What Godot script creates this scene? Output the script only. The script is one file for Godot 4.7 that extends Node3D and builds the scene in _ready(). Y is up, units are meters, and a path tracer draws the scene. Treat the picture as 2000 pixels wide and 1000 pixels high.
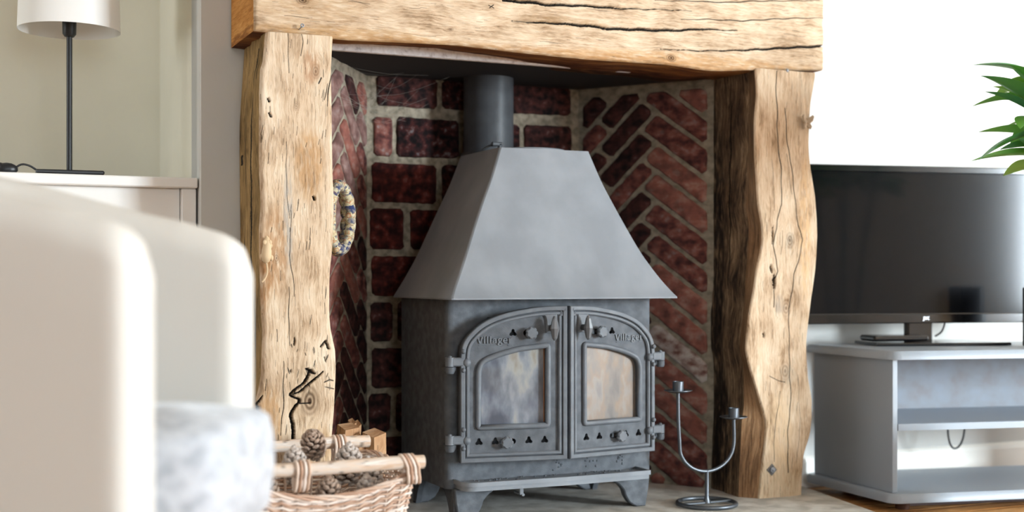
extends Node3D
# A wood stove in a brick inglenook under an old oak mantel. Metres, y up; x runs along the chimney wall, z towards the room.

const YAW := 24.3
const EYE := Vector3(-1.564, 0.655, 3.138)
const FOC := 2500.0            # focal length in pixels of a 2000 x 1000 frame
var rng := RandomNumberGenerator.new()
var taken := {}
var M := {}

func _ready() -> void:
	rng.seed = 11
	set_camera_and_light()
	make_materials()
	build_room()
	build_fireplace()
	build_mantel()
	build_stove()
	build_candle_holder()
	build_basket()
	build_kindling()
	build_braid()
	build_carvings()
	build_cobweb()
	build_sideboard_and_lamp()
	build_armchair()
	build_tv_corner()
	build_plant()

# ------------------------------------------------------------------ camera, light
func set_camera_and_light() -> void:
	var cam := Camera3D.new()
	cam.name = "camera"
	add_child(cam)
	var at := CameraAttributesPhysical.new()
	at.frustum_focal_length = 45.0
	at.frustum_focus_distance = 3.32
	at.exposure_aperture = 1.6
	cam.attributes = at
	cam.projection = Camera3D.PROJECTION_FRUSTUM
	cam.near = 0.05
	cam.far = 100.0
	cam.keep_aspect = Camera3D.KEEP_HEIGHT
	cam.size = cam.near * 1000.0 / FOC
	cam.frustum_offset = Vector2(0, cam.near * 40.0 / FOC)
	cam.position = EYE
	cam.rotation_degrees.y = -YAW
	cam.current = true
	var env := Environment.new()
	env.background_mode = Environment.BG_SKY
	var sky := Sky.new()
	var sm := ProceduralSkyMaterial.new()
	sm.sky_top_color = Color(0.80, 0.87, 0.95)
	sm.sky_horizon_color = Color(0.93, 0.95, 0.97)
	sm.ground_bottom_color = Color(0.42, 0.44, 0.38)
	sm.ground_horizon_color = Color(0.6, 0.62, 0.58)
	sky.sky_material = sm
	env.sky = sky
	env.background_energy_multiplier = 3.0
	env.tonemap_mode = Environment.TONE_MAPPER_LINEAR
	env.tonemap_exposure = 0.83
	env.sdfgi_enabled = true
	env.ssao_enabled = true
	env.ssil_enabled = true
	var we := WorldEnvironment.new()
	we.name = "surroundings"
	we.environment = env
	add_child(we)
	# daylight: a wide window far off to the right of the camera, the patio door in the right wall, a window to the left of the alcove and one behind the camera
	daylight("front_daylight", Vector3(5.1, 1.3, 6.52), Vector3(0, 0, -1), Vector2(1.5, 1.8), 140.0, Color(0.90, 0.96, 1.0))
	daylight("patio_daylight", Vector3(5.90, 1.04, 2.6), Vector3(-1, 0, 0), Vector2(3.0, 2.0), 10.0, Color(0.90, 0.96, 1.0))
	daylight("alcove_daylight", Vector3(-4.72, 1.3, -0.05), Vector3(1, 0, 0), Vector2(1.1, 1.3), 4.5, Color(0.95, 0.98, 1.0))
	daylight("rear_daylight", Vector3(-1.3, 1.4, 6.52), Vector3(0, 0, -1), Vector2(1.4, 1.4), 8.0, Color(0.92, 0.97, 1.0))

func daylight(called: String, at: Vector3, towards: Vector3, size: Vector2, energy: float, c: Color) -> void:
	var l := AreaLight3D.new()
	l.name = called
	l.area_size = size
	l.light_energy = energy
	l.light_color = c
	l.shadow_enabled = true
	add_child(l)
	l.position = at
	l.look_at_from_position(at, at + towards, Vector3.UP)

# ------------------------------------------------------------------ naming
func numbered(n: String) -> String:
	if not taken.has(n):
		taken[n] = 0
		return n
	taken[n] += 1
	return "%s_%03d" % [n, taken[n]]

func tag(o: Node3D, label: String, category: String, group := "") -> Node3D:
	o.set_meta("label", label)
	o.set_meta("category", category)
	if group != "":
		o.set_meta("group", group)
	return o

func thing(called: String, label: String, category: String, at := Vector3.ZERO, turn := 0.0, group := "") -> Node3D:
	var o := Node3D.new()
	o.name = numbered(called)
	add_child(o)
	o.position = at
	o.rotation.y = turn
	tag(o, label, category, group)
	return o

func part(called: String, mesh: Mesh, mat: Material, parent: Node, at := Vector3.ZERO) -> MeshInstance3D:
	var o := MeshInstance3D.new()
	o.name = called
	o.mesh = mesh
	if mat:
		o.material_override = null
		for i in mesh.get_surface_count():
			o.set_surface_override_material(i, mat)
	parent.add_child(o, true)
	o.position = at
	return o

func struct(called: String, mesh: Mesh, mat: Material) -> MeshInstance3D:
	var o := part(called, mesh, mat, self)
	o.set_meta("kind", "structure")
	return o

func single(called: String, mesh: Mesh, mat: Material, label: String, category: String, at := Vector3.ZERO, group := "") -> MeshInstance3D:
	var o := part(numbered(called), mesh, mat, self, at)
	tag(o, label, category, group)
	return o

# ------------------------------------------------------------------ mesh building
class Shape:
	var st := SurfaceTool.new()
	var xf := Transform3D.IDENTITY
	var g := 0
	var n := 0
	func _init() -> void:
		st.begin(Mesh.PRIMITIVE_TRIANGLES)
	func flat() -> void:
		st.set_smooth_group(-1)
	func smooth() -> void:
		g += 1
		st.set_smooth_group(g)
	func v(p: Vector3, uv: Vector2) -> void:
		st.set_uv(uv)
		st.add_vertex(xf * p)
	# counter-clockwise as seen from outside
	func tri(a: Vector3, b: Vector3, c: Vector3, ua := Vector2.ZERO, ub := Vector2.ZERO, uc := Vector2.ZERO) -> void:
		v(a, ua); v(c, uc); v(b, ub)
		n += 1
	func quad(a: Vector3, b: Vector3, c: Vector3, d: Vector3, ua := Vector2(0, 0), ub := Vector2(1, 0), uc := Vector2(1, 1), ud := Vector2(0, 1)) -> void:
		tri(a, b, c, ua, ub, uc)
		tri(a, c, d, ua, uc, ud)
	func box(c: Vector3, s: Vector3, bev := 0.002) -> void:
		flat()
		var h := s * 0.5
		var b: float = minf(bev, minf(h.x, minf(h.y, h.z)) * 0.9)
		var f := func(sx: float, sy: float, sz: float, ax: int) -> Vector3:
			var p := Vector3(sx * (h.x - b), sy * (h.y - b), sz * (h.z - b))
			p[ax] += [sx, sy, sz][ax] * b
			return c + p
		for ax in 3:
			var u := (ax + 1) % 3
			var w := (ax + 2) % 3
			for s1 in [-1.0, 1.0]:
				var q := []
				for k in [[-1.0, -1.0], [1.0, -1.0], [1.0, 1.0], [-1.0, 1.0]]:
					var e := [0.0, 0.0, 0.0]
					e[ax] = s1; e[u] = k[0]; e[w] = k[1]
					q.append(f.call(e[0], e[1], e[2], ax))
				if s1 > 0: quad(q[0], q[1], q[2], q[3])
				else: quad(q[3], q[2], q[1], q[0])
		if b <= 0.0: return
		for ax in 3: # edges along ax
			var u := (ax + 1) % 3
			var w := (ax + 2) % 3
			for k in [[-1.0, -1.0], [1.0, -1.0], [1.0, 1.0], [-1.0, 1.0]]:
				var e0 := [0.0, 0.0, 0.0]
				e0[ax] = -1.0; e0[u] = k[0]; e0[w] = k[1]
				var e1 := e0.duplicate()
				e1[ax] = 1.0
				var a: Vector3 = f.call(e0[0], e0[1], e0[2], u)
				var bb: Vector3 = f.call(e1[0], e1[1], e1[2], u)
				var cc: Vector3 = f.call(e1[0], e1[1], e1[2], w)
				var d: Vector3 = f.call(e0[0], e0[1], e0[2], w)
				if k[0] * k[1] > 0: quad(a, d, cc, bb)
				else: quad(a, bb, cc, d)
		for sx in [-1.0, 1.0]:
			for sy in [-1.0, 1.0]:
				for sz in [-1.0, 1.0]:
					var a: Vector3 = f.call(sx, sy, sz, 0)
					var bb: Vector3 = f.call(sx, sy, sz, 1)
					var cc: Vector3 = f.call(sx, sy, sz, 2)
					if sx * sy * sz > 0: tri(a, bb, cc)
					else: tri(a, cc, bb)
	func grid(nu: int, nv: int, f: Callable, flip := false) -> void:
		smooth()
		var p := PackedVector3Array()
		p.resize((nu + 1) * (nv + 1))
		for j in nv + 1:
			for i in nu + 1:
				p[j * (nu + 1) + i] = f.call(float(i) / nu, float(j) / nv)
		for j in nv:
			for i in nu:
				var a := p[j * (nu + 1) + i]
				var b := p[j * (nu + 1) + i + 1]
				var c := p[(j + 1) * (nu + 1) + i + 1]
				var d := p[(j + 1) * (nu + 1) + i]
				var ua := Vector2(float(i) / nu, float(j) / nv)
				var uc := Vector2(float(i + 1) / nu, float(j + 1) / nv)
				if flip: quad(d, c, b, a, Vector2(ua.x, uc.y), uc, Vector2(uc.x, ua.y), ua)
				else: quad(a, b, c, d, ua, Vector2(uc.x, ua.y), uc, Vector2(ua.x, uc.y))
	func tube(pts: PackedVector3Array, r: Variant, sides := 8, closed := false, caps := true, squash := 1.0) -> void:
		var cnt := pts.size()
		if cnt < 2: return
		smooth()
		var rings := []
		var t0 := (pts[1] - pts[0]).normalized()
		var bb := AABB(pts[0], Vector3.ZERO)
		for p in pts: bb = bb.expand(p)
		var thin := bb.size.min_axis_index()
		var up := Vector3.UP if thin == 1 else (Vector3.RIGHT if thin == 0 else Vector3.BACK)
		if absf(t0.dot(up)) > 0.9: up = Vector3.UP if absf(t0.y) < 0.9 else Vector3.RIGHT
		var nrm := (up - t0 * up.dot(t0)).normalized()
		for i in cnt:
			var t: Vector3
			if closed: t = pts[(i + 1) % cnt] - pts[(i - 1 + cnt) % cnt]
			else: t = pts[mini(i + 1, cnt - 1)] - pts[maxi(i - 1, 0)]
			t = t.normalized()
			nrm = (nrm - t * nrm.dot(t)).normalized()
			var bi := t.cross(nrm)
			var rr: float = r[i] if r is Array or r is PackedFloat32Array else r
			var ring := PackedVector3Array()
			for k in sides:
				var a := TAU * k / sides
				ring.append(pts[i] + nrm * cos(a) * rr + bi * sin(a) * rr * squash)
			rings.append(ring)
		for i in (cnt if closed else cnt - 1):
			var A: PackedVector3Array = rings[i]
			var B: PackedVector3Array = rings[(i + 1) % cnt]
			for k in sides:
				var k2 := (k + 1) % sides
				quad(A[k], A[k2], B[k2], B[k], Vector2(float(k) / sides, float(i) / cnt), Vector2(float(k + 1) / sides, float(i) / cnt), Vector2(float(k + 1) / sides, float(i + 1) / cnt), Vector2(float(k) / sides, float(i + 1) / cnt))
		if caps and not closed:
			flat()
			for k in sides:
				var k2 := (k + 1) % sides
				tri(pts[0], rings[0][k2], rings[0][k])
				tri(pts[cnt - 1], rings[cnt - 1][k], rings[cnt - 1][k2])
	# profile of (radius, height) going up along the outside
	func lathe(prof: Array, sides := 32, c := Vector3.ZERO) -> void:
		smooth()
		for i in prof.size() - 1:
			var a: Vector2 = prof[i]
			var b: Vector2 = prof[i + 1]
			if i > 0:
				var pr: Vector2 = prof[i - 1]
				if (a - pr).angle_to(b - a) != 0 and absf((a - pr).angle_to(b - a)) > 0.7: smooth()
			for k in sides:
				var t0 := TAU * k / sides
				var t1 := TAU * (k + 1) / sides
				var p0 := c + Vector3(cos(t0) * a.x, a.y, sin(t0) * a.x)
				var p1 := c + Vector3(cos(t1) * a.x, a.y, sin(t1) * a.x)
				var q0 := c + Vector3(cos(t0) * b.x, b.y, sin(t0) * b.x)
				var q1 := c + Vector3(cos(t1) * b.x, b.y, sin(t1) * b.x)
				if a.x < 1e-6: tri(p0, q0, q1)
				elif b.x < 1e-6: tri(p1, p0, q0)
				else: quad(p1, p0, q0, q1)
	func ball(c: Vector3, r: Vector3, sides := 12) -> void:
		smooth()
		var rows := sides / 2
		for j in rows:
			var a0 := -PI / 2 + PI * j / rows
			var a1 := -PI / 2 + PI * (j + 1) / rows
			for k in sides:
				var t0 := TAU * k / sides
				var t1 := TAU * (k + 1) / sides
				var f := func(a: float, t: float) -> Vector3: return c + Vector3(cos(a) * cos(t), sin(a), cos(a) * sin(t)) * r
				quad(f.call(a0, t1), f.call(a0, t0), f.call(a1, t0), f.call(a1, t1))
	# flat shape in x,y pushed out along z, with a chamfer on the front edge
	func extrude(poly: PackedVector2Array, z0: float, z1: float, bev := 0.0, both := true, soft := false) -> void:
		if Geometry2D.is_polygon_clockwise(poly): # Godot's y-down "clockwise" is counter-clockwise with y up
			pass
		var area := 0.0
		for i in poly.size():
			area += poly[i].cross(poly[(i + 1) % poly.size()])
		if area < 0: poly.reverse()
		var top := inset(poly, bev) if bev > 0 else poly
		var idx := Geometry2D.triangulate_polygon(top)
		flat()
		for i in range(0, idx.size(), 3):
			var a := top[idx[i]]; var b := top[idx[i + 1]]; var c := top[idx[i + 2]]
			if (b - a).cross(c - a) < 0:
				var t := b; b = c; c = t
			tri(Vector3(a.x, a.y, z1), Vector3(b.x, b.y, z1), Vector3(c.x, c.y, z1), a, b, c)
			if both:
				tri(Vector3(a.x, a.y, z0), Vector3(c.x, c.y, z0), Vector3(b.x, b.y, z0), a, c, b)
		var m := poly.size()
		if soft: smooth()
		for i in m:
			var j := (i + 1) % m
			var p := poly[i]; var q := poly[j]
			if soft and p.distance_to(q) > 0.05: smooth()
			quad(Vector3(p.x, p.y, z0), Vector3(q.x, q.y, z0), Vector3(q.x, q.y, z1 - bev), Vector3(p.x, p.y, z1 - bev))
			if bev > 0:
				quad(Vector3(p.x, p.y, z1 - bev), Vector3(q.x, q.y, z1 - bev), Vector3(top[j].x, top[j].y, z1), Vector3(top[i].x, top[i].y, z1))
	# a raised ring between two outlines of the same count
	func ring(outer: PackedVector2Array, inner: PackedVector2Array, z0: float, z1: float, bev := 0.001) -> void:
		var area := 0.0
		for i in outer.size():
			area += outer[i].cross(outer[(i + 1) % outer.size()])
		if area < 0:
			outer.reverse(); inner.reverse()
		var o2 := inset(outer, bev)
		var i2 := inset(inner, -bev)
		flat()
		for i in outer.size():
			var j := (i + 1) % outer.size()
			var e := func(p: Vector2, z: float) -> Vector3: return Vector3(p.x, p.y, z)
			quad(e.call(outer[i], z0), e.call(outer[j], z0), e.call(outer[j], z1 - bev), e.call(outer[i], z1 - bev))
			quad(e.call(outer[i], z1 - bev), e.call(outer[j], z1 - bev), e.call(o2[j], z1), e.call(o2[i], z1))
			quad(e.call(o2[i], z1), e.call(o2[j], z1), e.call(i2[j], z1), e.call(i2[i], z1))
			quad(e.call(i2[i], z1), e.call(i2[j], z1), e.call(inner[j], z1 - bev), e.call(inner[i], z1 - bev))
			quad(e.call(inner[i], z1 - bev), e.call(inner[j], z1 - bev), e.call(inner[j], z0), e.call(inner[i], z0))
	static func inset(poly: PackedVector2Array, d: float) -> PackedVector2Array:
		var r := PackedVector2Array()
		var m := poly.size()
		for i in m:
			var a := (poly[i] - poly[(i - 1 + m) % m]).normalized()
			var b := (poly[(i + 1) % m] - poly[i]).normalized()
			var na := Vector2(-a.y, a.x)
			var nb := Vector2(-b.y, b.x)
			var nn := (na + nb).normalized()
			r.append(poly[i] + nn * d / maxf(0.5, nn.dot(na)))
		return r
	func mesh() -> ArrayMesh:
		st.generate_normals()
		st.index()
		return st.commit()

func box_mesh(c: Vector3, s: Vector3, bev := 0.002) -> ArrayMesh:
	var b := Shape.new()
	b.box(c, s, bev)
	return b.mesh()

func V2(a: Array) -> PackedVector2Array:
	var r := PackedVector2Array()
	for p in a: r.append(Vector2(p[0], p[1]))
	return r

# a smooth closed or open line through the points
func spline(pts: PackedVector2Array, step := 0.006) -> PackedVector2Array:
	var c := Curve2D.new()
	c.bake_interval = step
	for i in pts.size():
		var t := (pts[mini(i + 1, pts.size() - 1)] - pts[maxi(i - 1, 0)]) / 6.0
		c.add_point(pts[i], -t, t)
	return c.get_baked_points()

func spline3(pts: Array, step := 0.01) -> PackedVector3Array:
	var c := Curve3D.new()
	c.bake_interval = step
	for i in pts.size():
		var t: Vector3 = (pts[mini(i + 1, pts.size() - 1)] - pts[maxi(i - 1, 0)]) / 6.0
		c.add_point(pts[i], -t, t)
	return c.get_baked_points()

# value of a table of [key, value], keys falling or rising
func lookup(t: Array, k: float) -> float:
	var rising: bool = t[0][0] < t[-1][0]
	for i in t.size() - 1:
		var a: Array = t[i]
		var b: Array = t[i + 1]
		if (rising and k <= b[0]) or (not rising and k >= b[0]) or i == t.size() - 2:
			var w := clampf((k - a[0]) / (b[0] - a[0]), 0.0, 1.0)
			return cubic_interpolate(a[1], b[1], t[maxi(i - 1, 0)][1], t[mini(i + 2, t.size() - 1)][1], w) * 0.6 + lerpf(a[1], b[1], w) * 0.4
	return t[0][1]

# ------------------------------------------------------------------ materials
func plain(c: Color, rough := 0.6, metal := 0.0, spec := 0.5) -> StandardMaterial3D:
	var m := StandardMaterial3D.new()
	m.albedo_color = c
	m.roughness = rough
	m.metallic = metal
	m.metallic_specular = spec
	return m

func noise(freq: float, sd: int, oct := 4, kind := FastNoiseLite.TYPE_SIMPLEX_SMOOTH) -> FastNoiseLite:
	var n := FastNoiseLite.new()
	n.noise_type = kind
	n.frequency = freq
	n.seed = sd
	n.fractal_octaves = oct
	return n

func ramp_tex(n: FastNoiseLite, stops: Array, size := 512) -> NoiseTexture2D:
	var t := NoiseTexture2D.new()
	t.width = size
	t.height = size
	t.seamless = true
	t.noise = n
	if stops.size():
		var g := Gradient.new()
		g.offsets = PackedFloat32Array(stops.map(func(s): return s[0]))
		g.colors = PackedColorArray(stops.map(func(s): return s[1]))
		t.color_ramp = g
	return t

func blotchy(stops: Array, freq: float, sd: int, scale: float, rough: float, bump: Texture2D = null, bump_cm := 0.1, bump_scale := 0.0, spec := 0.3) -> StandardMaterial3D:
	var m := plain(Color.WHITE, rough, 0.0, spec)
	m.albedo_texture = ramp_tex(noise(freq, sd, 5), stops)
	m.uv1_triplanar = true
	m.uv1_world_triplanar = true
	m.uv1_scale = Vector3.ONE * scale
	if bump:
		m.heightmap_enabled = true
		m.heightmap_texture = bump
		m.heightmap_scale = bump_cm
	return m

func C(h: String) -> Color:
	return Color.html(h)

func make_materials() -> void:
	var rough_bump := ramp_tex(noise(0.03, 5, 5), [])
	var fine_bump := ramp_tex(noise(0.12, 6, 3), [])
	M.rough_bump = rough_bump
	M.fine_bump = fine_bump
	M.paint = blotchy([[0.0, C("c9c8c3")], [1.0, C("cfceca")]], 0.01, 3, 0.6, 0.9, fine_bump, 0.02)
	M.cream = blotchy([[0.0, C("ded9c8")], [1.0, C("e4dfcf")]], 0.01, 4, 0.6, 0.9, fine_bump, 0.02)
	M.ceiling = plain(C("dedbd4"), 0.95)
	M.taupe = plain(C("8f897e"), 0.9)
	M.skirting = plain(C("efece4"), 0.5)
	M.mortar = blotchy([[0.2, C("6f6758")], [0.5, C("8d8373")], [0.8, C("a09583")]], 0.02, 8, 3.0, 0.95, rough_bump, 0.25)
	M.red = blotchy([[0.2, C("573a35")], [0.42, C("805047")], [0.65, C("8e5a4d")], [0.85, C("a18479")]], 0.012, 21, 3.0, 0.9, rough_bump, 0.2)
	M.orange = blotchy([[0.2, C("552f27")], [0.5, C("7c4636")], [0.8, C("8f6252")]], 0.014, 22, 3.0, 0.9, rough_bump, 0.2)
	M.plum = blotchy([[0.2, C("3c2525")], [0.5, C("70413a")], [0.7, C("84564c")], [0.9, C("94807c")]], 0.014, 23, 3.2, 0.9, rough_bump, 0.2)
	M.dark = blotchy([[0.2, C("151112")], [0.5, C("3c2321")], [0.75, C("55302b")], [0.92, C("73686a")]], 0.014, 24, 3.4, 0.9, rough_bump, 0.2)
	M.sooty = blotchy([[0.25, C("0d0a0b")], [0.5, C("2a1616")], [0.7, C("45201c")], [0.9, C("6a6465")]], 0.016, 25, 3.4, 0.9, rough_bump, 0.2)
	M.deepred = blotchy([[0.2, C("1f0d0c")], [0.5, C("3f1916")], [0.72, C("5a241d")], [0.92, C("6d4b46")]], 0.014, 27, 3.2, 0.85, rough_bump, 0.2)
	M.dusty = blotchy([[0.2, C("5a403b")], [0.5, C("7b5c55")], [0.75, C("8f756e")], [0.95, C("a3928c")]], 0.012, 28, 3.4, 0.95, rough_bump, 0.2)
	M.pale = blotchy([[0.25, C("6b4a43")], [0.45, C("97847c")], [0.7, C("b3aaa3")]], 0.012, 26, 4.0, 0.95, rough_bump, 0.2)
	M.soot = plain(C("17161a"), 0.85)
	M.stone = blotchy([[0.2, C("a8a49c")], [0.5, C("bcb8b0")], [0.8, C("c8c5be")]], 0.012, 31, 1.6, 0.75, rough_bump, 0.08)
	M.iron = blotchy([[0.2, C("4f5256")], [0.5, C("575a5f")], [0.8, C("5f6368")]], 0.012, 41, 4.0, 0.62, fine_bump, 0.025, 0.0, 0.3)
	M.iron_smooth = blotchy([[0.2, C("787c81")], [0.5, C("7e8287")], [0.8, C("84888d")]], 0.008, 42, 1.5, 0.58, fine_bump, 0.005, 0.0, 0.3)
	M.iron_rim = blotchy([[0.2, C("585b60")], [0.5, C("5f6368")], [0.8, C("676b70")]], 0.012, 45, 2.5, 0.52, fine_bump, 0.012, 0.0, 0.4)
	M.iron_black = blotchy([[0.2, C("3c3d40")], [0.5, C("424447")], [0.8, C("494b4e")]], 0.012, 43, 2.0, 0.42, fine_bump, 0.01)
	M.steel = plain(C("8d9197"), 0.42, 0.6)
	M.wrought = plain(C("5b5f64"), 0.4, 0.7)
	M.whitewash = blotchy([[0.1, C("b8b0ae")], [0.3, C("d6d0d0")], [0.8, C("e6e2e2")]], 0.02, 44, 4.0, 0.8, rough_bump, 0.1)
	M.black_plastic = plain(C("141518"), 0.35)

# ------------------------------------------------------------------ old oak: grain runs along the picture's width
func wood(W: int, H: int, sd: int, stops: Array, cracks: Array, stains: Array, knots: Array, pits: int, contrast := 1.0) -> Dictionary:
	var n1 := noise(0.11, sd, 4)
	var i1: Image = n1.get_image(maxi(16, W / 22), H, false, false, true)
	i1.resize(W, H, Image.INTERPOLATE_CUBIC)
	var n2 := noise(0.32, sd + 1, 2)
	var i2: Image = n2.get_image(maxi(16, W / 9), H, false, false, true)
	i2.resize(W, H, Image.INTERPOLATE_CUBIC)
	var n3 := noise(0.022, sd + 2, 3)
	var i3: Image = n3.get_image(W / 4, H / 2, false, false, true)
	i3.resize(W, H, Image.INTERPOLATE_BILINEAR)
	for im in [i1, i2, i3]: im.convert(Image.FORMAT_L8)
	var a := i1.get_data()
	var b := i2.get_data()
	var d := i3.get_data()
	var g := Gradient.new()
	g.offsets = PackedFloat32Array(stops.map(func(s): return s[0]))
	g.colors = PackedColorArray(stops.map(func(s): return s[1]))
	var lut := PackedByteArray()
	for i in 256:
		var c := g.sample(i / 255.0)
		lut.append_array([c.r8, c.g8, c.b8])
	var out := PackedByteArray()
	out.resize(W * H * 3)
	var hh := PackedByteArray()
	hh.resize(W * H)
	var warp := PackedInt32Array()
	warp.resize(W * H)
	for k in knots:
		var R: float = k[2]
		for y in range(maxi(0, int(k[1] - R * 3)), mini(H, int(k[1] + R * 3))):
			for x in range(maxi(0, int(k[0] - R * 6)), mini(W, int(k[0] + R * 6))):
				var dx: float = (x - k[0]) / (R * 2.2)
				var dy: float = (y - k[1]) / R
				var q := dx * dx + dy * dy
				if q < 7.0:
					warp[y * W + x] -= int(dy * R * 0.9 * exp(-q * 0.55))
	var k1 := 0.42 * contrast
	var k2 := 0.40 * contrast
	var k3 := 0.55
	var base := 127.0 - 127.0 * (k1 + k2 + k3)
	var o := 0
	for y in H:
		for x in W:
			var i := y * W + x
			var w := (d[i] - 128) / 14 + warp[i]
			var yy := clampi(y + w, 0, H - 1) * W + x
			var t := int(base + a[yy] * k1 + b[yy] * k2 + d[i] * k3)
			t = 0 if t < 0 else (255 if t > 255 else t)
			var l := t * 3
			out[o] = lut[l]
			out[o + 1] = lut[l + 1]
			out[o + 2] = lut[l + 2]
			o += 3
			hh[i] = clampi(150 + ((a[yy] - 128) >> 2) + ((b[yy] - 128) >> 2), 0, 255)
	var r := RandomNumberGenerator.new()
	r.seed = sd * 7 + 3
	for s in stains: # [x, y, rx, ry, colour, strength]
		var n4 := noise(0.05, sd + int(s[0]), 3)
		for y in range(maxi(0, int(s[1] - s[3])), mini(H, int(s[1] + s[3]))):
			for x in range(maxi(0, int(s[0] - s[2])), mini(W, int(s[0] + s[2]))):
				var q := pow((x - s[0]) / float(s[2]), 2.0) + pow((y - s[1]) / float(s[3]), 2.0)
				if q < 1.0:
					var f: float = s[5] * smoothstep(0.0, 0.75, 1.0 - q) * clampf(0.75 + n4.get_noise_2d(x * 0.35, y * 1.6) * 1.3, 0.0, 1.0)
					var i := (y * W + x) * 3
					out[i] = int(lerpf(out[i], s[4].r8, f))
					out[i + 1] = int(lerpf(out[i + 1], s[4].g8, f))
					out[i + 2] = int(lerpf(out[i + 2], s[4].b8, f))
	for p in pits: # short dark flecks along the grain
		var x0 := r.randi_range(0, W - 1)
		var y0 := r.randi_range(1, H - 2)
		var len := r.randi_range(4, 34)
		var f := r.randf_range(0.25, 0.7)
		for x in range(x0, mini(W, x0 + len)):
			var i := (y0 * W + x)
			for c in 3: out[i * 3 + c] = int(out[i * 3 + c] * (1.0 - f * 0.55))
			hh[i] = int(hh[i] * (1.0 - f * 0.5))
	for k in knots: # dark heart and rings
		var R: float = k[2]
		for y in range(maxi(0, int(k[1] - R)), mini(H, int(k[1] + R))):
			for x in range(maxi(0, int(k[0] - R * 1.6)), mini(W, int(k[0] + R * 1.6))):
				var q := sqrt(pow((x - k[0]) / 1.6, 2.0) + pow(y - k[1], 2.0)) / R
				if q < 1.0:
					var f: float = k[3] * (1.0 - q) * (0.7 + 0.5 * sin(q * 18.0))
					var i := y * W + x
					f = clampf(f, 0.0, 0.9)
					for c in 3: out[i * 3 + c] = int(out[i * 3 + c] * (1.0 - f * [0.75, 0.82, 0.88][c]))
					hh[i] = int(hh[i] * (1.0 - f * 0.6))
	var deep := PackedByteArray()
	deep.resize(W * H)
	var dug := PackedByteArray()
	dug.resize(W * H)
	for c in cracks: # [points, half width in pixels, darkness, taper]
		var pts: PackedVector2Array = c[0]
		if c[1] > 3.4 and pts.size() > 2: pts = spline(pts, 3.0)
		var total := 0.0
		for i in pts.size() - 1: total += pts[i].distance_to(pts[i + 1])
		var gone := 0.0
		for i in pts.size() - 1:
			var seg := pts[i].distance_to(pts[i + 1])
			var s := 0.0
			while s < seg:
				var f := (gone + s) / total
				var half: float = c[1] * (1.0 if c[3] == 0 else pow(clampf(sin(PI * clampf(f, 0.02, 0.98)), 0.0, 1.0), 0.5) if c[3] == 1 else clampf(1.15 - f, 0.15, 1.0) if c[3] == 2 else clampf(f + 0.15, 0.15, 1.0))
				half = maxf(0.75, half * r.randf_range(0.8, 1.15))
				var p := pts[i].lerp(pts[i + 1], s / seg) + Vector2(0, sin((gone + s) * 0.07 + sd) * 1.2 + (r.randf_range(-0.35, 0.35) * half if half > 2.0 else 0.0))
				var e := maxi(1, int(ceil(half)) + 1)
				for yy in range(int(p.y) - e, int(p.y) + e + 1):
					for xx in range(int(p.x) - 1, int(p.x) + 2):
						if yy < 0 or yy >= H or xx < 0 or xx >= W: continue
						var q := absf(yy - p.y) / maxf(half, 0.6)
						var dk: float = c[2] * clampf(1.35 - q, 0.0, 1.0)
						if dk <= 0: continue
						var j := yy * W + xx
						if deep[j] < int(dk * 255):
							var was := 1.0 - 0.86 * deep[j] / 255.0
							var now := (1.0 - 0.86 * dk) / was
							deep[j] = int(dk * 255)
							if c[1] > 1.9: dug[j] = deep[j]
							for ch in 3: out[j * 3 + ch] = int(out[j * 3 + ch] * now)
							hh[j] = int(hh[j] * (1.0 - dk))
				s += 1.0
			gone += seg
	var alb := ImageTexture.create_from_image(Image.create_from_data(W, H, false, Image.FORMAT_RGB8, out))
	var hgt := ImageTexture.create_from_image(Image.create_from_data(W, H, false, Image.FORMAT_L8, hh))
	var m := plain(Color.WHITE, 0.82, 0.0, 0.28)
	m.albedo_texture = alb
	m.heightmap_enabled = true
	m.heightmap_texture = hgt
	m.heightmap_scale = 0.22
	m.texture_repeat = true
	return {"m": m, "deep": dug, "W": W, "H": H}

func deep_at(w: Dictionary, u: float, v: float) -> float:
	var x := clampi(int(u * w.W), 0, w.W - 1)
	var y := clampi(int(v * w.H), 0, w.H - 1)
	return w.deep[y * w.W + x] / 255.0

# ------------------------------------------------------------------ room
const WALL_Z := -0.27
const FLOOR_Y := -0.03
const CEIL_Y := 2.35

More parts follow.
